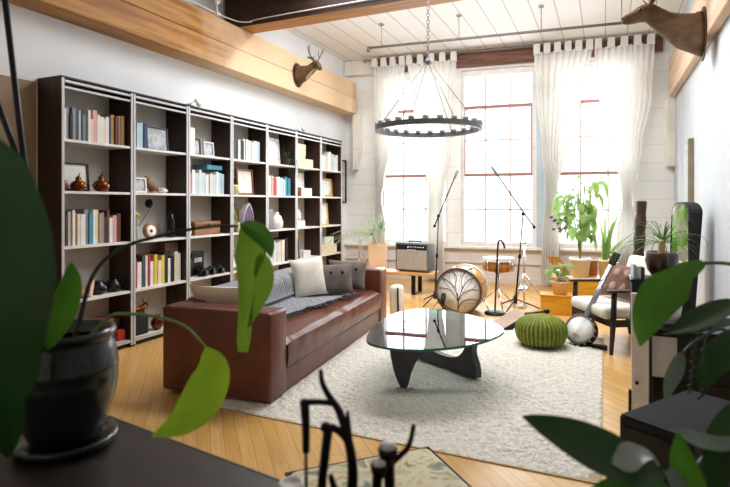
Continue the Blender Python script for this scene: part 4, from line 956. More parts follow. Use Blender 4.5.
t = thing('cushion', 'dusky brown cushion with round motifs on the armchair', 'cushion', tuple(Matrix.Translation(CL) @ Matrix.Rotation(CH, 4, 'Z') @ V((-.06, .33, .59))), CH)
TP = X(rx=-.4, rz=.15)
b = MB(); b.pillow(.42, .34, .13, T=TP); b.build('cover', 'pillow_brown', t)
b = MB()
for i in range(3):
    for j in range(2):
        x = -.12+.12*i; z = -.07+.14*j; y = -.067*max(0, (1-abs(x/.21)**2.6)*(1-abs(z/.17)**2.6))**.55
        b.lathe([(0, 0), (.048, .0), (.048, .004), (0, .005)], 14, T=TP @ X((x, y+.002, z), rx=PI/2))
b.build('motif', 'pillow_motif', t)
# banjo
p0 = V((-.215, 5.36, .165)); p1 = V((.055, 5.50, .765)); za = (p1-p0).normalized(); nf = V((-.42, -.85, .25)); nf = (nf-za*nf.dot(za)).normalized(); ya = -nf; xa = ya.cross(za)
TB = Matrix(((xa.x, ya.x, za.x, 0), (xa.y, ya.y, za.y, 0), (xa.z, ya.z, za.z, 0), (0, 0, 0, 1)))
t = thing('banjo', 'banjo with white head resting against armchair front', 'banjo', tuple(p0))
TL = TB @ X(rx=PI/2)
b = MB(); b.lathe([(.128, -.075), (.132, -.075), (.135, .0), (.13, .005), (.128, .0)], 32, T=TL, ring=True); b.lathe([(0, -.08), (.14, -.08), (.14, -.07), (0, -.07)], 28, T=TL); b.build('pot_rim', 'dark_wood', t)
b = MB(); b.lathe([(.13, .004), (.141, .004), (.141, .02), (.13, .02)], 32, T=TL, smooth=False, ring=True); b.build('tension_hoop', 'chrome', t)
b = MB(); b.lathe([(0, .014), (.131, .013), (.131, .006), (0, .006)], 30, T=TL); b.build('drum_head', 'white_plastic', t)
for k in range(16):
    a = 2*PI*k/16; b = MB(); b.tube([TL @ V((.143*math.cos(a), .143*math.sin(a), .012)), TL @ V((.143*math.cos(a), .143*math.sin(a), -.055))], .005, 5); b.build('bracket', 'chrome', t)
L_ = (p1-p0).length
b = MB(); b.box(-.022, .022, -.022, .012, .13, L_, .006, T=TB); b.build('neck', 'grey_cloth', t)
b = MB(); b.box(-.034, .034, -.012, .01, L_, L_+.13, .008, T=TB @ X(rx=0)); b.build('headstock', 'dark_wood', t)
for s in (-1, 1):
    for z in (.04, .09): b = MB(); b.tube([TB @ V((s*.034, 0, L_+z)), TB @ V((s*.058, 0, L_+z))], .007, 6); b.build('tuning_peg', 'chrome', t)
b = MB(); b.box(-.035, .035, -.026, -.015, -.062, -.054, T=TB); b.build('bridge', 'light_wood', t)
b = MB()
for k in range(5): b.tube([TB @ V((-.014+.007*k, -.027, -.12)), TB @ V((-.012+.006*k, -.026, L_))], .0009, 4)
b.build('string', 'chrome', t)
t = thing('instrument_stand', 'black folding stand holding the banjo near the rug corner', 'stand', (-.18, 5.36, 0))
for (a, c) in (((-.08, .0, .045), (.2, -.02, .045)), ((-.03, -.06, .04), (.04, .16, .012))): b = MB(); b.box(min(a[0], c[0]), max(a[0], c[0]), min(a[1], c[1])-.02, max(a[1], c[1])+.02, .0, .04, .006); b.build('foot', 'black_matte', t)

# ------------------------------------------------------------------ side cabinet with bowl planter, mirror
t = thing('side_cabinet', 'small black cabinet on legs carrying the brown bowl planter', 'cabinet', (.39, 4.78, 0))
b = MB(); b.box(-.2, .2, -.16, .16, .33, .735, .006); b.build('cabinet_body', 'black_matte', t); b = MB(); b.box(-.21, .21, -.17, .17, .736, .756, .004); b.build('top', 'black_gloss', t)
for x in (-.18, .18):
    for y in (-.14, .14): b = MB(); b.tube([(x, y, 0), (x, y, .33)], [.01, .016], 6); b.build('leg', 'black_matte', t)
t = thing('bowl_planter', 'round brown glazed bowl planted with spiky grass leaves', 'plant', (.41, 4.82, .757))
b = MB(); b.lathe([(.055, 0), (.07, .01), (.1, .06), (.118, .13), (.122, .2), (.113, .205), (.108, .17)], 30); b.build('bowl', 'pot_brown', t)
b = MB(); b.lathe([(0, .175), (.108, .175), (.1, .16), (0, .16)], 24); b.build('soil', 'soil', t)
b = MB(); b.tube(crv([(0, 0, .16), (.0, 0, .25), (.01, 0, .3)], 6), [.03, .022], 8); b.build('trunk', 'straw', t)
b = MB(); fronds(b, 34, .2, .36, .011, 8, (.01, 0, .28), (-.1, 1.4), .7); b.build('foliage', 'leaf_mid', t)
b = MB(); b.tube([(.06, -.03, .17), (.07, -.03, .5)], .005, 6); b.build('support_stick', 'black_matte', t)
for i, (c, w) in enumerate((('pale blue', .02), ('white', .025), ('navy', .02))):
    o = book_mesh(w, .105-.01*i, .1).build('book', ['book '+c, 'page'], None, (.2+.0*i+.0, 4.66, .757), rz=-1.4); o.location.x = .205+.03*i; o.location.y = 4.69
    tag(o, ('pale blue', 'white', 'navy')[i]+' slim book beside the brown bowl planter', 'book', 'slim books beside the bowl planter')
t = thing('standing_mirror', 'arched standing mirror with thick black frame near right wall', 'mirror', (.697, 6.25, 0), math.radians(-78.7))
w, h = .25, 1.36; arch = [(-w, 0), (w, 0), (w, h-.1)]+[(w*math.cos(a), h-.1+.1*math.sin(a)) for a in [PI*k/10 for k in range(1, 10)]]+[(-w, h-.1)]
TM = Matrix(((1, 0, 0, 0), (0, 0, 1, 0), (0, 1, 0, 0), (0, 0, 0, 1)))
b = MB(); b.prism(arch, .0, .12, T=TM); b.v = [(x, y*(.3+.7*min(1, z/1.15)), z) for x, y, z in b.v]; b.build('frame', 'black_matte', t)
b = MB(); b.prism([(x*.94, .02+y*.975) for x, y in arch], -.004, -.0005, T=TM); b.build('mirror_glass', 'mirror', t)

# ------------------------------------------------------------------ black and white cabinets at right
t = thing('media_cabinet', 'black cabinet with grey glass door along the right wall', 'cabinet', (.55, 3.36, 0))
b = MB(); b.box(-.325, .38, .0, .45, .06, .63, .008); b.build('cabinet_body', 'black_matte', t)
b = MB(); b.box(-.327, .385, -.012, .46, .632, .65, .004); b.build('top', 'black_gloss', t)
b = MB(); b.box(-.31, -.19, -.012, -.001, .385, .61, .003); b.build('glass_door', 'glass_sheen', t)  # light reflected in the door glass is painted as mottled grey
b = MB(); b.box(-.31, .36, -.012, -.001, .09, .37, .003); b.build('drawer', 'black_gloss', t)
for x in (-.28, .33):
    for y in (.04, .4): b = MB(); b.lathe([(.02, 0), (.025, .06)], 8, c=(x, y, 0)); b.build('foot', 'black_matte', t)
t = thing('tall_white_panel', 'narrow white painted cabinet door with dark knob standing ajar', 'door', (.18, 3.34, 0), .05)
b = MB(); b.box(-.045, .04, -.012, .012, .0, .845, .004); b.build('door_panel', 'sash_white', t)
b = MB(); b.ball((-.02, -.03, .35), .011, n=8); b.tube([(-.02, -.012, .35), (-.02, -.03, .35)], .005, 6); b.build('knob', 'black_matte', t)
b = MB(); b.box(-.06, -.046, -.012, .012, .0, .3, .002); b.build('edge_strip', 'dark_wood', t)
b = MB(); rnd = random.Random(31); b.ball((0, 0, .075), .07, .06, .075, n=16)
for i, v in enumerate(b.v):
    k = 1+.35*noise.noise(V(v)*22); b.v[i] = (v[0]*k, v[1]*k, max(0, v[2]*k))
tag(b.build('paper_bag', 'white_plastic', None, (.33, 3.5, .651)), 'crumpled white bag on top of the black cabinet', 'bag')
t = thing('loudspeaker', 'black box loudspeaker in right foreground behind leaves', 'speaker', (.28, 2.21, 0), math.radians(-33.5))
b = MB(); b.box(-.125, .125, -.235, .235, .02, .598, .006); b.build('speaker_cabinet', 'black_matte', t)
b = MB(); b.box(-.122, .122, -.232, .232, .599, .603, .002); b.build('top_panel', 'grey_top', t)
b = MB(); b.box(-.11, .11, -.245, -.236, .05, .57, .004); b.build('grille', 'black_gloss', t)
for x in (-.1, .1):
    for y in (-.2, .2): b = MB(); b.lathe([(.018, 0), (.02, .02)], 8, c=(x, y, 0)); b.build('foot', 'black_matte', t)

# ------------------------------------------------------------------ deer heads
def deer(label, loc, rz, s, droop=0, turn=0, lift=0, an=1, fur='deer_fur'):
    """shoulder mount: grows along +x from its board"""
    t = thing('deer_head', label, 'deer head', loc, rz)
    R = X(rz=turn)
    def Pn(x, z, y=0):
        k = max(0, (x-.3)/.4); return V((x*s, 0, z*s)) if not turn else V((.3*s, 0, 0))+Matrix.Rotation(turn*min(1, k), 3, 'Z') @ V(((x-.3)*s, y*s, z*s))
    body = [(-.0, 0, .17, .215), (.04, .01, .165, .21), (.14, .05, .14, .175), (.24, .105, .11, .135), (.33, .165, .09, .105), (.40, .225, .08, .095), (.45, .262, .078, .092), (.50, .268, .075, .088), (.55, .25, .062, .074), (.60, .222, .054, .066), (.65, .203, .047, .056), (.69, .19, .042, .048), (.72, .186, .032, .036), (.73, .185, .012, .014)]
    rings = []
    for i, (x, z, a, h) in enumerate(body):
        q = Pn(x, z+lift*max(0, x-.1)); tv = V((1, 0, .0)) if i < 2 else None
        x2, z2 = body[min(i+1, len(body)-1)][:2]; x1, z1 = body[max(i-1, 0)][:2]; d = V((x2-x1, 0, z2-z1)).normalized()
        if i < 2: d = V((1, 0, 0))
        up = V((-d.z, 0, d.x)); sd = V((0, 1, 0))
        if turn:
            k = min(1, max(0, (x-.3)/.4)); Rr = Matrix.Rotation(turn*k, 3, 'Z'); up = Rr @ up; sd = Rr @ sd
        rings.append((q, sd*a*s, up*h*s))
    b = MB(); b.loft(rings, 18); b.build('neck_and_head', fur, t)
    lf = lift
    def H(x, y, z): 
        z = z+lf*max(0, x-.1)
        if not turn: return V((x*s, y*s, z*s))
        k = min(1, max(0, (x-.3)/.4)); return V((.3*s, 0, 0))+Matrix.Rotation(turn*k, 3, 'Z') @ V(((x-.3)*s, y*s, z*s))
    for g in (-1, 1):
        b = MB(); b.leaf([H(.44, g*.06, .31), H(.41, g*.14, .35), H(.36, g*.22, .36)], .085*s, (1, 0, .3), n=6, fold=.5); b.build('ear', fur, t)
        b = MB(); b.ball(H(.56, g*.058, .275), .016*s, n=8); b.build('eye', 'eye', t)
        b = MB(); b.tube(crv([H(.46, g*.035, .335), H(.445, g*.08, .37*1), H(.42, g*.16, .37+.06*an), H(.43, g*.22, .37+.15*an), H(.5, g*.2, .37+.24*an)], 20), [.018*s, .008*s], 7)
        b.tube(crv([H(.425, g*.15, .37+.05*an), H(.40, g*.16, .37+.14*an), H(.41, g*.14, .37+.2*an)], 8), [.011*s, .004*s], 6); b.tube(crv([H(.43, g*.215, .37+.13*an), H(.42, g*.25, .37+.22*an)], 6), [.01*s, .004*s], 6)
        b.tube(crv([H(.448, g*.07, .36), H(.5, g*.085, .37+.06*an)], 5), [.011*s, .004*s], 6); b.build('antler', 'antler', t)
    b = MB(); b.ball(H(.722, 0, .2), .018*s, .024*s, .016*s, n=10); b.build('nose', 'eye', t)
    b = MB(); b.loft([(H(.5, 0, .19), (0, .002, 0), (0, 0, .002)), (H(.45, 0, .185), (0, .035*s, 0), (0, 0, .025*s)), (H(.38, 0, .12), (0, .06*s, 0), (.0, 0, .035*s)), (H(.25, 0, -.02), (0, .07*s, 0), (0, 0, .045*s)), (H(.12, 0, -.10), (0, .075*s, 0), (0, 0, .045*s)), (H(.01, 0, -.15), (0, .05*s, 0), (0, 0, .03*s))], 10); b.build('throat_patch', 'deer_light', t)
    b = MB(); b.prism([(.2*s*math.cos(a), .26*s*math.sin(a)) for a in [2*PI*k/24 for k in range(24)]], -.012, -.001, T=Matrix(((0, 0, 1, 0), (1, 0, 0, 0), (0, 1, 0, 0), (0, 0, 0, 1)))); b.build('mount_board', 'box_brown', t)
    return t
deer('large mounted deer head on the right wall beam', (.856, 6.02, 2.985), PI, 1.0, turn=.35)
deer('small mounted deer head on the left wall beam', (-4.056, 6.6, 3.2), .0, .68, turn=-.5, lift=-.25, an=1.1, fur='deer_dark')

# ------------------------------------------------------------------ chandelier
def ring_band(r0, r1, z0, z1, n=64):
    vs = [(r*math.cos(2*PI*k/n), r*math.sin(2*PI*k/n), z) for r, z in ((r1, z0), (r1, z1), (r0, z1), (r0, z0)) for k in range(n)]
    return vs, [[i*n+k, i*n+(k+1) % n, ((i+1) % 4)*n+(k+1) % n, ((i+1) % 4)*n+k] for i in range(4) for k in range(n)]
t = thing('ring_chandelier', 'large dark iron ring chandelier hanging on chain and cables', 'chandelier', (-1.52, 4.8, 2.05))
b = MB(); b.add(*ring_band(.47, .5, -.022, .022), False)
b.build('ring', 'iron', t)
for k in range(24):
    a = 2*PI*k/24; x, y = .48*math.cos(a), .48*math.sin(a)
    b = MB(); b.lathe([(.02, .0225), (.028, .027), (.028, .05), (.018, .055), (.0, .057)], 10, c=(x, y, 0)); b.build('candle_socket', 'socket_grey', t)
for k in range(6):
    a = 2*PI*k/6+.3; b = MB(); b.tube([(.47*math.cos(a), .47*math.sin(a), .02), (.02*math.cos(a), .02*math.sin(a), .62)], .0038, 6); b.build('cable', 'cable_grey', t)
b = MB(); b.lathe([(.0, .6), (.03, .61), (.03, .64), (.01, .67)], 12); b.build('hub', 'iron', t)
b = MB(); z = .665
k = 0
while z < 1.82:
    T = X((0, 0, z), rx=PI/2, rz=(PI/2 if k % 2 else 0)) 
    b.tube([T @ V((.014*math.cos(a), .022*math.sin(a), 0)) for a in [2*PI*q/8 for q in range(9)]], .004, 5); z += .034; k += 1
b.build('chain', 'cable_grey', t)
b = MB(); b.lathe([(.05, 1.835), (.05, 1.85), (.0, 1.855)], 12); b.build('ceiling_plate', 'iron', t)

# ------------------------------------------------------------------ foreground table, pot plant, candelabra
t = thing('console_table', 'dark wooden table in left foreground under the green pot', 'table', (-.9, .5, 0), math.radians(-8.5))
b = MB(); b.box(-1.1, .72, -.5, .48, .722, .765, .006); b.build('table_top', 'table_dark', t)
b = MB(); b.box(-1.1, .72, .481, .486, .745, .764, .001); b.build('edge_strip', 'table_edge', t)
for x in (-1.0, .6):
    for y in (-.42, .38): b = MB(); b.box(x, x+.06, y, y+.06, 0, .72, .004); b.build('leg', 'table_dark', t)
cp = V((-1.186, 0.868, 0.778)); PZ = .766
t = thing('leafy_potted_plant', 'broad leaved plant in ribbed dark green pot, left foreground', 'plant', (cp.x, cp.y, PZ))
O3 = V((cp.x, cp.y, PZ))
b = MB(); b.lathe([(.08, 0), (.106, .004), (.116, .022), (.112, .028), (.1, .02), (.07, .014)], 40); b.build('saucer', 'pot_green', t)
b = MB(); pp = [(.072, .016), (.08, .028), (.094, .06), (.108, .11), (.114, .15), (.1155, .156), (.1145, .164), (.1155, .185), (.117, .19), (.1155, .197), (.112, .225), (.106, .25), (.104, .258), (.109, .264), (.111, .275), (.107, .282), (.099, .28), (.097, .25)]
b.lathe(pp, 48); b.build('pot', 'pot_green', t)
b = MB(); b.lathe([(0, .25), (.097, .25), (.09, .24), (0, .24)], 28); b.build('soil', 'soil', t)
def stalk(pts, r0, r1, m='stem_dark', name='stem'):
    b = MB(); b.tube([p-O3 for p in crv([V(p) for p in pts], 28)], [r0, r1], 7); return b.build(name, m, t)
def lf(pts, w, face, m, parent_o=None, fold=.18, prof=None, wave=0, name='leaf'):
    b = MB(); b.leaf([V(p)-O3 for p in pts], w, face, n=18, fold=fold, prof=prof, wave=wave); return b.build(name, m, t)
back = V(cp)-V((0, 0, 1.35))
stalk([O3+V((.02, .0, .24)), (-1.164, 0.889, 1.07), (-1.144, 0.909, 1.173), (-1.097, 0.942, 1.234), (-1.021, 0.987, 1.265), (-0.914, 1.046, 1.29), (-0.839, 1.08, 1.292)], .006, .0035)
stalk([O3+V((.05, .0, .24)), (-1.085, 0.903, 1.074), (-1.031, 0.905, 1.088), (-0.95, 0.909, 1.09), (-0.868, 0.924, 1.072), (-0.818, 0.936, 1.027)], .005, .003, 'stem_green')
fc = V((.5, -.85, .1))
def taper(q): return math.sin(PI*q**.7)**.85 if 0 < q < 1 else .03
lf([(-0.834, 1.082, 1.297), (-0.798, 1.099, 1.277), (-0.767, 1.102, 1.248), (-0.756, 1.107, 1.213)], .05, (.6, -.7, .5), 'leaf_mid', fold=.3, prof=taper)
lf([(-0.828, 1.085, 1.292), (-0.808, 1.088, 1.238), (-0.809, 1.077, 1.171), (-0.808, 1.072, 1.098), (-0.815, 1.069, 0.982)], .07, fc, 'leaf_green', fold=.25, wave=.12, prof=lambda q: max(.03, (.2+.85*math.sin(PI*min(1, q*1.55))) if q < .4 else .2+.62*math.exp(-((q-.4)/.22)**2)+.28*(q > .55)*min(1, (q-.55)*6) if q < .97 else .35))
lf([(-0.785, 1.094, 1.223), (-0.771, 1.095, 1.194), (-0.767, 1.093, 1.149), (-0.781, 1.084, 1.1), (-0.804, 1.074, 1.041)], .05, (.3, -.9, .1), 'leaf_green', fold=.35, prof=taper)
lf([(-0.816, 0.937, 1.027), (-0.795, 0.935, 0.978), (-0.805, 0.914, 0.921), (-0.836, 0.884, 0.877), (-0.888, 0.849, 0.847)], .094, (.35, -.85, .35), 'leaf_lime', fold=.14, wave=.06, prof=lambda q: math.sin(PI*q**.85)**.9 if 0 < q < 1 else .03)
# big near leaves
lf([(-1.111, 0.771, 1.028), (-1.03, 0.741, 1.118), (-0.995, 0.735, 1.183), (-0.982, 0.73, 1.231)], .056, (.9, -.3, .1), 'leaf_mid', fold=.3)
lf([(-0.778, 0.438, 1.463), (-0.772, 0.452, 1.347), (-0.772, 0.463, 1.249), (-0.793, 0.475, 1.154), (-0.802, 0.504, 1.044)], .158, (.45, -.8, .2), 'leaf_dark', fold=.15, prof=lambda q: min(1, .06+q*9)*(.45+.62*math.sin(PI*q**.9)) if q < .9 else max(.03, .64*(1-(q-.9)*9.5)))
stalk([O3+V((-.04, -.02, .24)), (-1.029, 0.687, 1.098), (-0.872, 0.549, 1.355), (-0.792, 0.443, 1.492), (-0.781, 0.439, 1.463)], .006, .004)
lf([(-1.037, 0.573, 1.087), (-1.004, 0.588, 1.024), (-1.005, 0.61, 0.953), (-1.026, 0.633, 0.869)], .1, (.5, -.8, .2), 'leaf_dark')
stalk([O3+V((-.05, -.03, .24)), (-1.106, 0.707, 1.066), (-1.057, 0.619, 1.12), (-1.037, 0.573, 1.087)], .005, .004)
stalk([O3+V((.0, .02, .24)), (-1.134, 0.804, 1.028), (-1.128, 0.785, 1.018), (-1.111, 0.771, 1.028)], .004, .003)
# slanted metal stand beside the pot
t = thing('metal_stand', 'pair of slanted black metal rods rising at left edge', 'stand', (-1.521, 1.068, 0.779))
O4 = V((-1.521, 1.068, 0.779)); 
zc = .767
b = MB(); e = V((-1.555, 0.943, 1.995))-O4; f = V((0, 0, zc-O4.z)); b.tube([f, e], .0085, 8); b.build('rod', 'black_metal', t)
b = MB(); e = V((-1.596, 0.924, 1.726))-O4; b.tube([f, V((-1.533, 0.985, 1.445))-O4, e], .008, 8); b.build('rod', 'black_metal', t)
b = MB(); b.lathe([(0, 0), (.05, 0), (.05, .008), (.012, .014), (0, .014)], 16, c=f); b.build('base', 'black_metal', t)

# twig candelabra
cb = V((-0.429, 0.86, 0.761)); cb.z = .766
t = thing('twig_candelabra', 'dark bronze branching candle holder on the foreground table', 'candle holder', tuple(cb))
def tw(pts, r0, r1): return [V(p)-cb for p in crv([V(p) for p in pts], 24)], [r0, r1]
b = MB()
b.lathe([(0, 0), (.075, 0), (.07, .01), (.02, .02), (0, .02)], 24); b.build('base', 'bronze', t)
b = MB(); b.tube(*tw([cb+V((0, 0, .015)), (-0.415, 0.86, 0.838), (-0.413, 0.856, 0.886), (-0.421, 0.852, 0.932), (-0.434, 0.846, 0.977), (-0.451, 0.839, 1.004), (-0.462, 0.834, 1.029), (-0.464, 0.833, 1.051)], .0115, .004), 9); b.build('trunk', 'bronze', t)
b = MB(); b.tube(*tw([(-0.443, 0.842, 0.99), (-0.46, 0.829, 0.995), (-0.483, 0.813, 0.997)], .005, .006), 8); b.ball(V((-0.486, 0.812, 0.996))-cb, .009, .009, .007, n=8); b.build('branch', 'bronze', t)
b = MB(); b.tube(*tw([(-0.418, 0.854, 0.918), (-0.427, 0.844, 0.938), (-0.438, 0.834, 0.951), (-0.447, 0.824, 0.955)], .006, .007), 8); b.ball(V((-0.448, 0.823, 0.955))-cb, .011, .011, .009, n=8); b.build('branch', 'bronze', t)
b = MB(); b.tube(*tw([(-0.418, 0.854, 0.925), (-0.419, 0.853, 0.952), (-0.42, 0.852, 0.977)], .007, .003), 7); b.build('branch', 'bronze', t)
b = MB(); b.tube(*tw([(-0.485, 0.812, 0.994), (-0.483, 0.813, 0.951), (-0.483, 0.813, 0.908)], .0085, .0065), 8); b.tube(*tw([(-0.483, 0.813, 0.908), (-0.485, 0.818, 0.771)], .003, .003), 6); b.build('drop', 'bronze', t)
b = MB(); b.tube(*tw([(-0.445, 0.825, 0.951), (-0.45, 0.823, 0.905), (-0.457, 0.825, 0.855), (-0.465, 0.832, 0.767)], .009, .008), 8); b.build('drop', 'bronze', t)
b = MB(); b.tube(*tw([cb+V((.05, -.0, .012)), (-0.354, 0.882, 0.818), (-0.349, 0.874, 0.876), (-0.351, 0.873, 0.898)], .009, .011), 9); b.lathe([(.012, -.012), (.016, .0), (.0175, .012), (.012, .014)], 14, c=V((-0.351, 0.873, 0.903))-cb); b.build('candle_cup', 'bronze', t)
b = MB(); b.lathe([(.0145, .0), (.0145, .008), (.01, .012), (0, .012)], 14, c=V((-0.351, 0.873, 0.914))-cb); b.build('candle', 'candle', t)
b = MB(); b.tube(*tw([cb+V((.035, -.02, .012)), (-0.373, 0.863, 0.806), (-0.364, 0.856, 0.864), (-0.361, 0.857, 0.878)], .008, .01), 9); b.lathe([(.011, -.01), (.0145, .0), (.0155, .01), (.01, .012)], 14, c=V((-0.361, 0.857, 0.881))-cb); b.build('candle_cup', 'bronze', t)
b = MB(); b.lathe([(.0125, .0), (.0125, .007), (.009, .01), (0, .01)], 14, c=V((-0.361, 0.857, 0.89))-cb); b.build('candle', 'candle', t)
b = MB(); b.tube(*tw([(-0.347, 0.875, 0.887), (-0.333, 0.881, 0.9), (-0.32, 0.887, 0.914), (-0.313, 0.89, 0.933), (-0.309, 0.892, 0.958)], .006, .004), 8); b.build('branch', 'bronze', t)
b = MB(); b.tube(*tw([cb+V((.0, .0, .015)), (-0.441, 0.843, 0.836), (-0.443, 0.831, 0.866)], .008, .005), 7); b.build('branch', 'bronze', t)
tag(MB().lathe([(.018, 0), (.024, .002), (.026, .02), (.02, .022), (.018, .016), (0, .014)], 18).build('tealight', 'candle', None, (V((-0.577, 0.913, 0.767)).x, V((-0.577, 0.913, 0.767)).y, .766)), 'white tea light at left of the bronze candle holder', 'candle')

# floral ottoman
t = thing('ottoman', 'floral upholstered ottoman between the table and the rug', 'ottoman', (-.62, 1.57, 0), math.radians(45))
b = MB(); b.box(-.28, .28, -.28, .28, .1, .42, .035, seg=4); b.build('upholstery', 'floral', t)
b = MB(); b.tube([(x*.277, y*.277, .405) for x, y in ((-1, -1), (1, -1), (1, 1), (-1, 1), (-1, -1))], .007, 6); b.build('piping', 'frame_black', t)
for x in (-.22, .22):
    for y in (-.22, .22): b = MB(); b.tube([(x, y, 0), (x, y, .1)], [.014, .022], 8); b.build('leg', 'dark_wood', t)

D('leaf_silver', '#a9b0ae', .35, col2='#7f8a86', scale=6)
# right foreground plant
rp = V((.5, 1.42, .6))
t = thing('plant_stand', 'black stand under the large leaved plant at right', 'stand', (.5, 1.42, 0))
b = MB(); b.lathe([(0, .57), (.15, .57), (.15, .6), (0, .6)], 28); b.build('stand_top', 'black_matte', t)
for k in range(3):
    a = 2*PI*k/3; b = MB(); b.tube([(.15*math.cos(a), .15*math.sin(a), 0), (.1*math.cos(a), .1*math.sin(a), .57)], .012, 6); b.build('leg', 'black_matte', t)
t = thing('large_leaf_plant', 'dark glossy large leaved plant in the right foreground', 'plant', (rp.x, rp.y, .601)); O3 = V((rp.x, rp.y, .601))
b = MB(); b.lathe([(.09, 0), (.12, .16), (.125, .18), (.11, .18), (.108, .15)], 28); b.build('pot', 'pot_green', t)
b = MB(); b.lathe([(0, .155), (.108, .155), (.1, .145), (0, .145)], 20); b.build('soil', 'soil', t)
R0 = O3+V((0, 0, .15))
stalk([R0, (0.386, 1.624, 1.034), (0.352, 1.565, 1.176), (0.266, 1.482, 1.207), (0.2, 1.408, 1.214)], .006, .004, 'leaf_mid')
lf([(0.204, 1.41, 1.216), (0.156, 1.366, 1.19), (0.114, 1.325, 1.146), (0.084, 1.29, 1.098), (0.068, 1.271, 1.045)], .096, (-.25, -.85, .35), 'leaf_mid', fold=.2, prof=lambda q: max(.04, math.sin(PI*min(1, .06+.94*q**.85))**.8*(.55 if q < .25 else min(1, .55+(q-.25)*2.2))))
stalk([R0, (0.369, 1.594, 0.989), (0.318, 1.527, 1.096), (0.277, 1.487, 1.118)], .005, .003)
lf([(0.281, 1.489, 1.123), (0.231, 1.444, 1.099), (0.175, 1.397, 1.076), (0.129, 1.365, 1.058)], .06, (-.1, -.6, .8), 'leaf_dark', fold=.2)
lf([(0.301, 1.508, 1.079), (0.245, 1.472, 1.067), (0.189, 1.425, 1.058), (0.118, 1.371, 1.053)], .022, (-.1, -.8, .5), 'leaf_grey', fold=.1)
stalk([R0, (0.341, 1.56, 0.971), (0.252, 1.453, 1.058), (0.181, 1.356, 1.046), (0.151, 1.32, 1.025)], .004, .003)
lf([(0.153, 1.321, 1.03), (0.138, 1.303, 0.998), (0.124, 1.291, 0.966), (0.116, 1.282, 0.929)], .036, (.5, -.8, .3), 'leaf_grey')
stalk([R0, (0.267, 1.383, 0.836), (0.146, 1.164, 0.846), (0.074, 1.044, 0.883)], .005, .004)
lf([(0.093, 1.052, 0.88), (0.042, 1.007, 0.903), (-0.014, 0.971, 0.932), (-0.069, 0.946, 0.962), (-0.128, 0.93, 0.988)], .085, (-.1, -.65, .75), 'leaf_dark', fold=.25)
lf([(0.002, 0.978, 0.918), (0.026, 0.989, 0.915), (0.045, 1.003, 0.923), (0.067, 1.018, 0.922), (0.086, 1.038, 0.898)], .042, (.1, -.5, .85), 'leaf_silver', fold=.3, wave=.35)
lf([(0.097, 1.032, 0.869), (0.052, 0.979, 0.879), (0.004, 0.935, 0.883), (-0.043, 0.902, 0.87)], .05, (-.1, -.7, .7), 'leaf_mid', fold=.25)
lf([(0.155, 1.113, 0.782), (0.142, 1.107, 0.836), (0.13, 1.113, 0.884), (0.122, 1.12, 0.931)], .055, (-.4, -.9, .1), 'leaf_mid', fold=.2)
lf([(0.12, 1.13, 0.927), (0.152, 1.144, 0.912), (0.196, 1.175, 0.9), (0.249, 1.211, 0.903)], .05, (0, -.35, .93), 'leaf_grey', fold=.15)
lf([(0.271, 1.275, 0.97), (0.233, 1.225, 0.917), (0.201, 1.189, 0.865), (0.185, 1.16, 0.801)], .08, (-.5, -.8, .2), 'leaf_dark', fold=.2)
lf([(0.346, 1.584, 1.038), (0.284, 1.523, 1.01), (0.228, 1.464, 0.969), (0.199, 1.429, 0.915)], .075, (-.2, -.85, .4), 'leaf_dark', fold=.2)
lf([(0.096, 1.064, 0.874), (0.107, 1.069, 0.864), (0.126, 1.078, 0.843), (0.142, 1.085, 0.811)], .04, (0, -.5, .86), 'leaf_grey', fold=.2, wave=.2)
for px in (((0.196, 1.406, 1.062), (0.182, 1.389, 1.015), (0.178, 1.387, 0.962), (0.174, 1.385, 0.926)), ((0.224, 1.441, 1.076), (0.206, 1.422, 1.014), (0.21, 1.423, 0.946), (0.198, 1.418, 0.905))):
    b = MB(); pts = [V(p)-O3 for p in crv(px, 16)]; b.tube(pts, .0018, 5)
    for i, p in enumerate(pts): b.ball(p+V((.003*(-1)**i, -.002, 0)), .0036, n=6)
    b.build('bead_stem', 'leaf_dark', t)

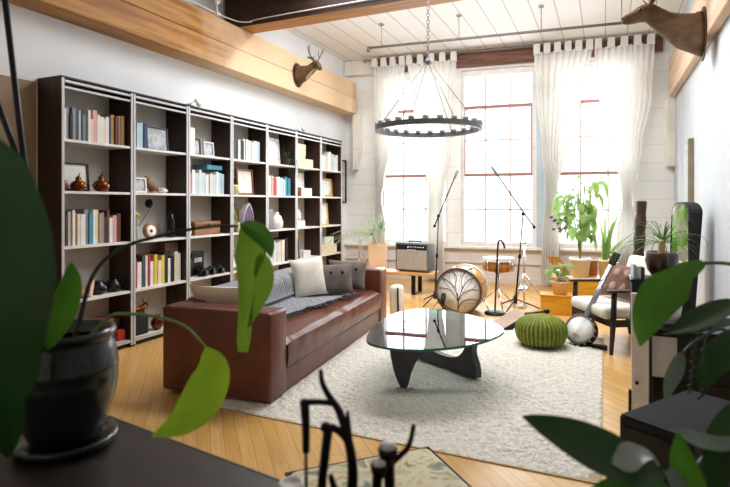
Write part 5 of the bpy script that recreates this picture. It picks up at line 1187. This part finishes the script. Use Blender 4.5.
# ------------------------------------------------------------------ light, sky, camera
w = bpy.data.worlds.new('sky'); bpy.context.scene.world = w; w.use_nodes = True
bg = w.node_tree.nodes['Background']; bg.inputs['Color'].default_value = (.93, .97, 1, 1); bg.inputs['Strength'].default_value = 1.6
def area(name, loc, rot, sx, sy_, e, col=(1, 1, 1)):
    l = bpy.data.lights.new(name, 'AREA'); l.shape = 'RECTANGLE'; l.size = sx; l.size_y = sy_; l.energy = e; l.color = col
    o = bpy.data.objects.new(name, l); C.objects.link(o); o.location = loc; o.rotation_euler = rot; return o
for k, (a, c) in enumerate(WIN):
    p = WL((a+c)/2, -.35, 2.12); area('window_daylight', p, (PI/2, 0, A6+PI), 1.15, 2.9, 45, (.97, .99, 1)).rotation_euler = (-PI/2, 0, A6)
area('fill_light', (-1.6, 6.05, 3.9), (.35, 0, 0), 3.2, .5, 125, (.96, .98, 1))  # added fill over the window end, no such fixture in the room
area('fill_light', (-1.5, 4.6, 3.9), (-.2, 0, 0), 3.2, 1.0, 95, (.96, .98, 1))  # second added fill, in front of the cross beam, also without a fixture

cam = bpy.data.cameras.new('camera'); co = bpy.data.objects.new('camera', cam); C.objects.link(co)
co.location = (0, 0, 1.35); co.rotation_euler = (PI/2, 0, math.atan(240/530))
cam.sensor_width = 36; cam.lens = 530/730*36; cam.shift_y = -40.5/730; cam.clip_start = .02; cam.clip_end = 100
cam.dof.use_dof = True; cam.dof.focus_distance = 4.6; cam.dof.aperture_fstop = 3.2
sc = bpy.context.scene; sc.camera = co
sc.view_settings.view_transform = 'Standard'; sc.view_settings.look = 'None'; sc.view_settings.exposure = .72
sc.cycles.use_denoising = True; sc.cycles.max_bounces = 10; sc.cycles.diffuse_bounces = 5; sc.cycles.transparent_max_bounces = 16
sc.cycles.sample_clamp_indirect = 6; sc.cycles.caustics_reflective = False; sc.cycles.caustics_refractive = False

# details that belong to one part of a thing hang one level deeper
DEEP = {'soil': ('pot', 'bowl'), 'leaf_drawing': ('drum_head',), 'microphone': ('boom',), 'button': ('cover',), 'motif': ('cover',), 'fringe': ('throw_cloth',), 'tuning_peg': ('headstock',),
        'ear': ('neck_and_head',), 'eye': ('neck_and_head',), 'nose': ('neck_and_head',), 'antler': ('neck_and_head',), 'throat_patch': ('neck_and_head',), 'knob': ('door_panel', 'control_panel'),
        'clasp': ('lid',), 'crystals': ('rock_rim',), 'rubber_foot': ('leg',), 'drop': (), 'lug': ('shell',), 'spur': ('shell',), 'tension_rod': ('shell',), 'candle': ('candle_cup',), 'badge': ('cabinet',), 'edge_strip': ('table_top', 'door_panel')}
for o in list(C.objects):
    base = o.name.split('.')[0]
    if o.parent and o.parent.type == 'EMPTY' and DEEP.get(base):
        for sib in o.parent.children:
            if sib.name.split('.')[0] in DEEP[base] and sib.type == 'MESH':
                if base == 'candle' and (sib.data.vertices[0].co-o.data.vertices[0].co).length > .04: continue
                o.parent = sib; break
